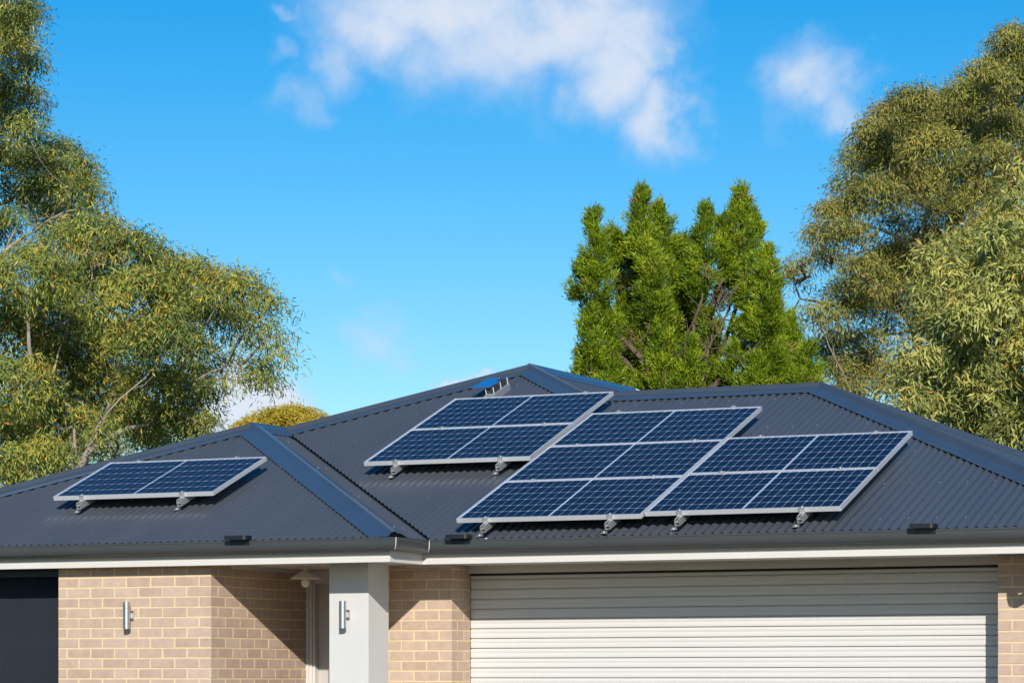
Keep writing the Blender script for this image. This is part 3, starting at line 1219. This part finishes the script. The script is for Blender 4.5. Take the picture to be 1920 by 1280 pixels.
# small roof vent with a raised flat lid, below the main ridge
rv = empty('roof_vent', (-1.315, 4.44, Z(zF(0, 4.44))), (0.376176, 0, 0))
tag(rv, 'small roof vent with a raised blue reflecting lid behind the upper solar panels', 'roof vent')
b = MB()
b.cbox(.052, .150, -.02, .36, -.02, .062, .004)
b.build('vent_base', M['vent'], rv)
b = MB()
b.box(.060, .132, .01, .33, .062, .125)
b.build('vent_mesh', M['mesh'], rv)
b = MB()
for (x, y) in ((.140, 0.0), (.140, .17), (.058, 0.0), (.140, .335), (.058, .335)):
    b.box(x - .003, x + .003, y - .003, y + .003, .062, .126)
b.build('vent_post', M['trim_glint'], rv)
b = MB()
b.cbox(-.085, .125, -.05, .37, .126, .134, .003)
b.build('vent_lid', M['lid'], rv, rot=(-.06, 0, 0), loc=(0, .010, .004))

#TREES#
# ------------------------------------------------------------------ trees behind the house
RNG = np.random.default_rng(5)
RIGHT = np.array([CS, SN, 0.0])
FWD = np.array([-SN, CS, 0.0])

def unit(a):
    return a / np.maximum(np.linalg.norm(a, axis=-1, keepdims=True), 1e-9)

def leaf_mesh(name, base, dirs, length, width, tint, curl, m, parent, side=None):
    """every leaf a folded, curved blade: base, two shoulders, tip"""
    n = len(base)
    rnd = unit(RNG.normal(size=(n, 3))) if side is None else side
    s = unit(np.cross(dirs, rnd))
    nr = np.cross(s, dirs)
    L = length[:, None]
    W = width[:, None]
    v = np.empty((n, 4, 3))
    v[:, 0] = base
    mid = base + dirs * L * .45 + nr * L * curl
    v[:, 1] = mid - s * W * .5
    v[:, 3] = mid + s * W * .5
    v[:, 2] = base + dirs * L
    me = bpy.data.meshes.new(name)
    me.vertices.add(n * 4)
    me.vertices.foreach_set('co', v.reshape(-1).astype(np.float32))
    me.loops.add(n * 4)
    me.loops.foreach_set('vertex_index', np.arange(n * 4, dtype=np.int32))
    me.polygons.add(n)
    me.polygons.foreach_set('loop_start', np.arange(0, n * 4, 4, dtype=np.int32))
    at_ = me.attributes.new('tint', 'FLOAT', 'FACE')
    at_.data.foreach_set('value', tint.astype(np.float32))
    me.update(calc_edges=True)
    o = link(name, me, m, parent)
    o['kind'] = 'stuff'
    return o

def blob_points(u, v, ru, rv, depth, dd, n, shell=.62):
    """n points in an ellipsoid given by its place and radii in the view at that depth"""
    sc = depth / FPX
    c = np.array(at(u, v, depth + dd))
    d = unit(RNG.normal(size=(n, 3)))
    r = RNG.uniform(shell, 1, size=n) ** .6
    far = RNG.uniform(size=n) < .14                     # stray sprays that break the outline
    r[far] *= RNG.uniform(1.0, 1.28, far.sum())
    a, b = ru * sc, rv * sc
    p = c + (RIGHT * (d[:, :1] * a) + np.array([0, 0, 1.0]) * (d[:, 2:3] * b) + FWD * (d[:, 1:2] * a * .95)) * r[:, None]
    out = unit(RIGHT * d[:, :1] + FWD * d[:, 1:2] + np.array([0, 0, 1.0]) * d[:, 2:3])
    return p, out, c

def gum(root, blobs, depth, m, leaf, per_area, spray_r, tint_mu=.45, tint_sd=.2, hot=.08, droop=.72, nl=46, crown='crown'):
    """blobs: (u, v, ru, rv, depth offset, density)"""
    B, Dv, Ln, Wd, Tn, Sd = [], [], [], [], [], []
    centres = []
    for (u, v, ru, rv, dd, dn) in blobs:
        sc = depth / FPX
        ru, rv = max(9, ru - .22 * spray_r / sc), max(8, rv - .22 * spray_r / sc)
        area = math.pi * ru * rv * sc * sc
        mu_b = tint_mu + RNG.normal() * .09
        ns = max(4, int(area * per_area * dn * 7.6))
        p, out, c = blob_points(u, v, ru, rv, depth, dd, ns)
        centres.append((c, ru * sc))
        for k in range(ns):
            if out[k][2] < -.2 and RNG.uniform() < .62:
                continue                                   # clumps are thin underneath
            n = int(nl * RNG.uniform(.6, 1.4))
            # a hanging spray: leaves fan out from a twig's end over a small dome and droop at its rim
            sr = spray_r * RNG.uniform(.65, 1.35)
            ph = RNG.uniform(0, 2 * math.pi, n)
            t = RNG.uniform(0, 1, n) ** .6
            hz = np.stack([np.cos(ph), np.sin(ph), np.zeros(n)], 1)
            lean = out[k] * np.array([1, 1, .3]) * sr * .5
            tw = p[k] + hz * (t * sr)[:, None] + lean * t[:, None] + np.array([0, 0, 1.0]) * (sr * (.35 - .95 * t ** 2))[:, None]
            tw = tw + RNG.normal(size=(n, 3)) * sr * .22
            dr = unit(hz * (.75 - .45 * t)[:, None] + np.array([0, 0, -1.0]) * (droop * (.25 + .9 * t))[:, None] + RNG.normal(size=(n, 3)) * .48)
            B.append(tw)
            Dv.append(dr)
            Sd.append(unit(hz * (.3 + .6 * t)[:, None] + np.array([0, 0, .55]) + out[k] * .2 + RNG.normal(size=(n, 3)) * .38))
            Ln.append(leaf * RNG.uniform(.6, 1.25, n))
            Wd.append(leaf * RNG.uniform(.14, .21, n))
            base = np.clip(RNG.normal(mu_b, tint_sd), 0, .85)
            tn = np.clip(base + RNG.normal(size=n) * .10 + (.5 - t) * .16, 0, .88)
            hotk = RNG.uniform() < hot * 2.0
            hm = RNG.uniform(size=n) < (.45 if hotk else hot * .35)
            tn[hm] = RNG.uniform(.86, 1.0, hm.sum())
            Tn.append(tn)
    base = np.concatenate(B)
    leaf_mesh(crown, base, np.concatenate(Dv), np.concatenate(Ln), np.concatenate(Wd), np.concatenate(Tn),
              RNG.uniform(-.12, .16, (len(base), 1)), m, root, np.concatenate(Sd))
    return centres, len(base)

def px_path(pts, depth, dd=0.0):
    return [at(u, v, depth + dd + (o[0] if o else 0)) for (u, v, *o) in pts]

def wiggle(a, b, n, amp, sag=0.0):
    a = Vector(a); b = Vector(b)
    L = (b - a).length
    out = []
    o1 = Vector(RNG.normal(size=3)) * amp * L
    o2 = Vector(RNG.normal(size=3)) * amp * L
    for i in range(n + 1):
        t = i / n
        p = a.lerp(b, t) + o1 * math.sin(math.pi * t) + o2 * math.sin(2 * math.pi * t) * .5
        p.z += sag * L * math.sin(math.pi * t)
        out.append(p)
    return out

def trunk_to_ground(root, top, r0, r1, m, lean=(0, 0), name='trunk', n=10):
    top = Vector(top)
    foot = Vector((top.x + lean[0], top.y + lean[1], -.05))
    b = MB()
    pts = wiggle(foot, top, 7, .02)
    b.tube(pts, [r0 * 1.25 if i == 0 else r0 + (r1 - r0) * i / 7 for i in range(8)], n)
    b.build(name, m, root, smooth=60)
    return foot

def limbs(root, hub, centres, m, r=.06, name='limb', twigs=5, sag=-.02, start=None):
    """curved limbs from the nearest earlier point out to each clump, then thin twigs inside it"""
    b = MB()
    nodes = [(Vector(hub), r * 1.6)] + ([(Vector(s), r) for s in start] if start else [])
    order = sorted(centres, key=lambda c: (Vector(c[0]) - Vector(hub)).length)
    for (c, rad) in order:
        c = Vector(c) - Vector((0, 0, rad * .35))
        best = min(nodes, key=lambda nd: (nd[0] - c).length + .35 * max(0, nd[0].z - c.z + .3))
        L = (best[0] - c).length
        rr = min(best[1] * .8, max(.012, r * min(1.0, L / 4 + .35)))
        pts = wiggle(best[0], c, 6, .07, sag)
        b.tube(pts, [rr * (1 - .45 * i / 6) for i in range(7)], 6)
        nodes.append((c, rr * .6))
        nodes.append((pts[3], rr * .8))
        for q in range(twigs):
            e = c + Vector(unit(RNG.normal(size=3) + np.array([0, 0, .4]))) * rad * RNG.uniform(.5, .95)
            s = pts[int(RNG.integers(3, 7))]
            b.tube(wiggle(s, e, 4, .09), [rr * .35, rr * .3, rr * .25, rr * .18, rr * .1], 4, cap=False)
    b.build(name, m, root, smooth=60)['kind'] = 'stuff'

def tree(name, label, group, foot):
    o = empty(name, foot)
    tag(o, label, 'tree', group)
    return o

class Shift:
    """lets parts be built in world coordinates while their tree's Empty stands at the trunk's foot"""
    def __init__(self, root):
        self.root = root
    def done(self):
        bpy.context.view_layer.update()
        inv = Matrix.Translation(-Vector(self.root.location))
        for ch in self.root.children:
            ch.matrix_parent_inverse = inv

def px_limbs(root, depth, lines, m, name='limb'):
    for pts, w0, w1, dd in lines:
        b = MB()
        P = [at(u, v, depth + dd) for u, v in pts]
        # refine the polyline a little so that it bends
        Q = [P[0]]
        for i in range(len(P) - 1):
            w = wiggle(P[i], P[i + 1], 3, .03)
            Q += w[1:]
        n = len(Q)
        sc = depth / FPX / 2
        b.tube(Q, [(w0 + (w1 - w0) * i / (n - 1)) * sc for i in range(n)], 8)
        b.build(name, m, root, smooth=60)

def make_gum(label, depth, trunk_px, trunk_w, blobs, lines, lm, leaf, per_area, spray_r, bark, group='gum trees behind the house', limb_r=.07, hub=None, **kw):
    top = at(trunk_px[0], trunk_px[1], depth)
    foot = Vector((top.x - .4, top.y + .3, 0))
    root = tree('gum_tree', label, group, foot)
    sh = Shift(root)
    sc = depth / FPX / 2
    trunk_to_ground(root, top, trunk_w * sc * 1.6, trunk_w * sc, bark, (-.4, .3))
    hubp = top if hub is None else at(hub[0], hub[1], depth)
    starts = []
    if lines:
        px_limbs(root, depth, lines, bark, 'limb')
        for pts, w0, w1, dd in lines:
            starts += [at(u, v, depth + dd) for u, v in pts[1:]]
    centres, n = gum(root, blobs, depth, lm, leaf, per_area, spray_r, **kw)
    limbs(root, hubp, centres, bark, limb_r, 'branch', start=starts)
    sh.done()
    print(label, 'leaves', n)
    return root

def B_(lst, dd=.9):
    dd = dd * 1.9
    """(u, v, r[, density[, squash]]) to full blobs with alternating depth"""
    out = []
    for i, q in enumerate(lst):
        u, v, r = q[:3]
        dn = q[3] if len(q) > 3 else 1.0
        sq = q[4] if len(q) > 4 else .85
        off = (-1, .7, 0, -.4, 1.0, .3)[i % 6] * dd
        out.append((u, v, r, r * sq, off, dn))
    return out

# big spreading gum at the left
make_gum('broad gum tree with forked grey limbs and drooping leaves behind the left roof wing', 41, (152, 872), 17,
    B_([(45, 520, 72), (120, 470, 62), (180, 440, 52), (245, 470, 55), (300, 510, 50), (360, 515, 45), (415, 530, 42), (455, 535, 38), (495, 575, 34),
        (515, 625, 32, .9), (524, 665, 26, .9), (505, 690, 30, .9), (470, 705, 26, .9), (500, 728, 18, .8), (440, 600, 42, .7), (395, 590, 46, .8), (455, 655, 34, .55),
        (330, 575, 52), (260, 560, 62), (180, 540, 68), (90, 590, 75), (20, 620, 70), (150, 640, 70), (235, 650, 66), (310, 640, 56), (370, 665, 40, .7), (345, 715, 45),
        (280, 725, 56), (200, 720, 60), (110, 700, 64), (30, 720, 62), (385, 745, 36, .9), (330, 775, 40), (395, 790, 24, .8), (360, 812, 28, .8), (260, 790, 42, .75), (180, 790, 42, .5), (90, 790, 62, .8), (20, 800, 55, .8),
        (60, 960, 64, .8), (170, 950, 60, .8), (280, 900, 50, .8), (60, 860, 56, .8), (10, 890, 40, .8), (110, 862, 32, .6), (215, 850, 30, .5), (290, 835, 36, .7), (410, 690, 20, .4), (425, 715, 16, .4)], 1.1),
    [([(152, 872), (166, 846), (190, 828), (240, 802), (288, 790), (335, 776)], 15, 5, -.3), ([(160, 862), (172, 826), (196, 786), (212, 740), (220, 690), (228, 620)], 11, 4, .3),
     ([(190, 838), (222, 836), (250, 846)], 5, 2, -1.2), ([(-20, 722), (14, 710), (45, 692), (62, 688)], 9, 3, -1.9), ([(288, 790), (310, 770), (330, 735), (345, 670), (355, 600)], 7, 3, 0),
     ([(345, 690), (350, 650), (362, 612)], 5, 3, -.8), ([(330, 735), (390, 700), (425, 686), (446, 682)], 5, 2, -.6), ([(142, 850), (140, 800), (128, 760), (100, 700)], 7, 3, .5),
     ([(100, 700), (130, 600), (170, 545), (172, 500)], 4, 2, -.9), ([(425, 686), (450, 640), (480, 600)], 4, 1.5, 0), ([(250, 800), (258, 764), (262, 700), (280, 600)], 6, 2, .5)],
    M['gumleaf'], .108, 33, .22, M['bark'], tint_mu=.44, tint_sd=.18, hot=.10, limb_r=.05)
# taller gum at the top left
make_gum('tall narrow gum tree rising out of the frame at the upper left', 50, (-40, 600), 24,
    B_([(15, 20, 48), (45, 50, 32), (10, 100, 55), (48, 130, 30), (30, 190, 46), (5, 240, 40), (48, 235, 28), (62, 275, 30), (20, 300, 42, .7), (75, 310, 40), (115, 285, 34), (140, 315, 36), (150, 355, 30), (120, 350, 45), (75, 365, 44, .8),
        (160, 388, 24, .8), (110, 405, 42, .9), (30, 355, 40, .5), (40, 410, 36, .45), (-30, 60, 60), (-40, 170, 60), (-40, 290, 60), (-30, 420, 50)], 1.2),
    [([(-40, 600), (-30, 520), (-40, 400), (-50, 200), (-30, 40)], 24, 8, .5), ([(-34, 540), (10, 470), (50, 440), (95, 410), (130, 350)], 8, 3, -.2), ([(10, 470), (30, 430), (40, 380), (50, 300), (40, 200)], 6, 2, 0), ([(30, 462), (70, 425), (110, 400)], 5, 2, .4)],
    M['gumleaf'], .112, 30, .24, M['bark'], tint_mu=.30, tint_sd=.15, hot=.08, limb_r=.06)
# far gum at the right
make_gum('huge olive brown gum tree in the top right corner', 60, (1800, 760), 34,
    B_([(1905, 80, 36), (1895, 130, 50), (1850, 150, 38), (1810, 180, 34), (1860, 215, 52), (1765, 205, 42), (1715, 195, 40), (1670, 220, 36), (1700, 260, 48), (1640, 255, 34), (1610, 295, 34), (1655, 310, 42), (1745, 275, 46), (1800, 260, 44), (1900, 250, 46),
        (1850, 305, 48, .8), (1785, 340, 50, .8), (1720, 345, 44), (1640, 365, 40), (1590, 345, 28), (1580, 395, 30), (1548, 400, 24), (1535, 440, 26), (1548, 480, 26, .9), (1590, 440, 32, .9), (1690, 420, 36, .45), (1770, 400, 40, .6), (1840, 380, 45, .7),
        (1900, 340, 40, .8), (1660, 490, 42), (1620, 510, 36), (1700, 480, 42), (1740, 450, 34), (1590, 555, 36), (1635, 570, 40, .8), (1690, 550, 46, .9), (1545, 590, 30, .9), (1570, 640, 34, .7), (1625, 640, 34, .6), (1570, 690, 28), (1605, 700, 28), (1620, 670, 30), (1590, 730, 24),
        (1660, 620, 30, .45), (1480, 510, 26, .8), (1500, 490, 20, .7), (1510, 540, 16, .5), (1790, 480, 60), (1880, 440, 60), (1560, 660, 22), (1800, 600, 80), (1900, 600, 70), (1975, 170, 60), (1990, 300, 70), (2010, 430, 75), (2030, 580, 70), (1700, 720, 60, .7), (1850, 740, 70, .7)], 1.5),
    [([(1800, 760), (1790, 650), (1765, 560), (1780, 440), (1792, 380), (1760, 340)], 30, 9, 1.5), ([(1770, 575), (1720, 470), (1690, 450), (1650, 430), (1600, 415)], 10, 4, 0), ([(1720, 470), (1740, 390), (1700, 372), (1650, 385)], 6, 3, -.3),
     ([(1790, 420), (1830, 330), (1860, 200)], 14, 4, 1), ([(1790, 720), (1720, 670), (1655, 688), (1600, 640), (1580, 560)], 14, 4, .6), ([(1660, 690), (1648, 730), (1630, 770)], 8, 5, .2), ([(1600, 640), (1545, 570), (1500, 560), (1484, 590), (1470, 600)], 6, 2, 0), ([(1500, 560), (1490, 530), (1482, 505)], 4, 2, 0), ([(1650, 430), (1620, 470), (1560, 480)], 5, 2, 0),
     ([(1700, 372), (1690, 320), (1680, 260)], 5, 2, 0)],
    M['fargumleaf'], .126, 40, .30, M['bark'], tint_mu=.46, tint_sd=.15, hot=.07, nl=42, limb_r=.08)
# near gum at the right
make_gum('leafy sage green gum tree with long sickle leaves behind the right hip', 38, (1860, 900), 20,
    B_([(1915, 330, 26), (1895, 375, 34), (1905, 430, 40), (1860, 440, 32), (1815, 455, 34), (1775, 465, 30), (1750, 495, 30), (1795, 510, 44), (1850, 505, 46), (1905, 510, 44), (1740, 530, 28), (1760, 560, 40), (1825, 570, 50), (1890, 585, 50), (1745, 600, 30, .8), (1790, 625, 44), (1860, 640, 52),
        (1915, 660, 44), (1725, 660, 34), (1705, 690, 26), (1760, 685, 44), (1825, 705, 50), (1895, 730, 50), (1705, 735, 26), (1725, 755, 32), (1780, 765, 46, .8), (1850, 785, 50), (1915, 800, 40), (1880, 835, 36, .8), (1820, 820, 30, .6), (1735, 790, 22, .6), (1960, 500, 70), (1970, 650, 70), (1960, 800, 60), (1985, 410, 55), (2040, 560, 70), (2040, 700, 70), (2000, 860, 60), (1900, 900, 60), (1800, 880, 56), (1740, 850, 44)], .9),
    [([(1860, 900), (1850, 780), (1865, 650), (1885, 520), (1900, 420)], 20, 6, .8), ([(1855, 800), (1790, 700), (1760, 600), (1770, 500)], 8, 3, .3), ([(1850, 780), (1760, 720), (1705, 700)], 6, 2, .2)],
    M['neargumleaf'], .142, 30, .22, M['bark'], tint_mu=.52, tint_sd=.17, hot=.07, limb_r=.05, droop=.62)
# small gum bits low behind the far left
make_gum('low olive gum foliage behind the left end of the roof', 56, (120, 960), 14,
    B_([(60, 880, 60), (140, 850, 60), (220, 820, 55), (300, 800, 50), (370, 800, 40), (30, 820, 60), (130, 770, 60), (230, 760, 50)], 1.0),
    [], M['fargumleaf'], .13, 14, .26, M['bark'], tint_mu=.40, tint_sd=.15, hot=.05, limb_r=.05)

# golden wattle far behind the valley
root = tree('wattle_tree', 'golden yellow rounded wattle bush showing between the two roof peaks', None, Vector(at(540, 850, 75)) * 1.0)
root.location.z = 0
sh = Shift(root)
trunk_to_ground(root, at(540, 850, 75), .14, .09, M['barkdark'])
cs, n = gum(root, B_([(462, 808, 24), (486, 796, 26), (510, 787, 26), (530, 784, 24), (550, 781, 26), (575, 788, 26), (600, 794, 20), (540, 800, 36), (500, 812, 36), (580, 808, 32), (445, 818, 18, .7)], .3), 75, M['wattleleaf'], .12, 50, .17, tint_mu=.6, tint_sd=.2, hot=.02, droop=-.1, nl=26)
limbs(root, at(540, 840, 75), cs, M['barkdark'], .05, 'branch')
sh.done()

# ---- conifer: many upright plumes of short, forward pointing shoots
def conifer(label, depth, trunk_px, plumes, bare):
    top = at(trunk_px[0], trunk_px[1], depth)
    foot = Vector((top.x, top.y, 0))
    root = tree('cypress_tree', label, None, foot)
    sh = Shift(root)
    sc = depth / FPX
    trunk_to_ground(root, top, .30, .20, M['barkdark'])
    B, Dv, Ln, Wd, Tn, Sd = [], [], [], [], [], []
    tops = []
    for i, (u, v0, v1, ru, dn) in enumerate(plumes):
        dd = (-.9, .8, 0, -.3, 1.2, .4, -.6)[i % 7] * .9
        H = (v1 - v0) * sc - .14
        c0 = np.array(at(u, v1, depth + dd))
        Rm = max(.14, ru * sc - .17)
        lean = RNG.normal(size=2) * .08
        ncl = int(H * Rm * 2 * 50 * dn) + 8
        tops.append((c0, H, dd))
        for k in range(ncl):
            t = ((k + RNG.uniform(0, 1)) / ncl) ** .85
            prof = (1 - t ** 1.45) * (0.55 + .45 * min(1, t / .2)) * 1.12 + .03
            ang = RNG.uniform(0, 2 * math.pi)
            rr = Rm * prof * RNG.uniform(.35, 1.0) ** .5
            rad = RIGHT * math.cos(ang) + FWD * math.sin(ang)
            pc = c0 + rad * rr + np.array([lean[0] * H * t, lean[1] * H * t, H * t])
            cr = RNG.uniform(.12, .23) * (1 - .55 * t)
            axc = unit(rad * (.7 - .4 * t) + np.array([0, 0, .8]) + RNG.normal(size=3) * .15)
            bc = np.clip(RNG.normal(.50, .13), .0, .9)
            brown = RNG.uniform() < .03
            for g in range(int(RNG.uniform(13, 22))):
                o3 = unit(RNG.normal(size=3) + axc * .9)
                p = pc + o3 * cr * RNG.uniform(.35, 1) + axc * cr * RNG.uniform(-.4, .9)
                n = int(RNG.uniform(12, 20))
                ax = unit(o3 * .5 + axc * .8)
                d = unit(ax + RNG.normal(size=(n, 3)) * .40)
                B.append(p + ax * RNG.uniform(-.05, .07, n)[:, None] + RNG.normal(size=(n, 3)) * .03)
                Dv.append(d)
                Sd.append(unit(o3 * .7 + np.array([0, 0, .25]) + RNG.normal(size=(n, 3)) * .5))
                Ln.append(RNG.uniform(.05, .12, n))
                Wd.append(RNG.uniform(.012, .022, n))
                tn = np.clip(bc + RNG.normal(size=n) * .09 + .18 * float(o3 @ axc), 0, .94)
                if brown:
                    tn[:] = RNG.uniform(.96, 1, n)
                Tn.append(tn)
    base = np.concatenate(B)
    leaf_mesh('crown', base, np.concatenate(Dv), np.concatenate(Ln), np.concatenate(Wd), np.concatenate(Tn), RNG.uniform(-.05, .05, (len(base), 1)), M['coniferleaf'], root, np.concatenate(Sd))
    b = MB()
    for (c0, H, dd) in tops:
        c0 = Vector(c0)
        s = Vector(top).lerp(c0, .25)
        s.z = min(s.z, c0.z - .3)
        b.tube(wiggle(s, c0, 4, .05) + wiggle(c0, c0 + Vector((0, 0, H * .8)), 3, .03)[1:], [.05, .045, .04, .032, .022, .014, .010, .006], 6)
    b.build('limb', M['barkdark'], root, smooth=60)['kind'] = 'stuff'
    b = MB()
    for (u, v, L) in bare:
        for q in range(9):
            s = Vector(at(u + RNG.normal() * 9, v + RNG.normal() * 14, depth - .3 + RNG.normal() * .5))
            e = s + Vector(unit(RNG.normal(size=3) * .7 + np.array([0, 0, .9]))) * L * RNG.uniform(.4, 1)
            b.tube(wiggle(s, e, 3, .08), [.013, .010, .007, .003], 4, cap=False)
    b.build('bare_twigs', M['barkdark'], root)['kind'] = 'stuff'
    sh.done()
    print('conifer shoots', len(base))
conifer('bright green cypress with many upright plumes behind the garage ridge', 50, (1285, 790),
    [(1118, 390, 570, 34, 1), (1156, 425, 560, 24, 1), (1098, 480, 590, 20, .9), (1209, 345, 540, 34, 1), (1185, 430, 570, 30, 1), (1251, 372, 540, 31, 1), (1235, 450, 600, 36, 1), (1316, 385, 560, 33, 1), (1290, 440, 600, 40, 1), (1381, 346, 500, 36, 1), (1352, 400, 530, 28, 1), (1410, 385, 500, 22, .9), (1368, 470, 580, 36, .8),
     (1447, 455, 560, 23, 1), (1425, 500, 640, 32, .9), (1455, 530, 690, 28, .9), (1400, 560, 680, 40, .85), (1335, 520, 640, 34, .8), (1495, 580, 720, 27, 1), (1515, 640, 740, 22, 1), (1130, 560, 690, 32, 1), (1108, 570, 700, 24, .9), (1170, 545, 660, 36, 1), (1205, 560, 670, 34, .9), (1250, 560, 650, 36, .8),
     (1295, 590, 690, 36, .8), (1330, 610, 720, 34, .8), (1098, 645, 750, 20, 1), (1140, 655, 750, 30, 1), (1175, 655, 750, 28, 1), (1215, 655, 755, 34, 1), (1250, 680, 755, 26, .9), (1285, 660, 755, 34, .9), (1330, 690, 755, 26, 1), (1375, 640, 750, 34, .9), (1420, 660, 750, 36, 1), (1460, 640, 750, 36, 1), (1490, 690, 750, 34, 1), (1395, 700, 755, 30, 1),
     (1160, 600, 756, 34, 1), (1200, 590, 756, 36, 1), (1245, 575, 756, 38, .9), (1290, 630, 757, 36, .9), (1335, 640, 757, 32, .9), (1440, 590, 757, 40, 1), (1405, 480, 640, 34, .9), (1150, 730, 880, 50, .7), (1240, 740, 890, 56, .7), (1330, 740, 890, 56, .7), (1430, 735, 880, 54, .7), (1280, 480, 700, 46, .9), (1225, 470, 690, 44, .9)],
    [(1350, 610, 1.2), (1300, 660, .9), (1355, 560, .9), (1250, 680, .8), (1390, 700, .8), (1180, 650, .6)])
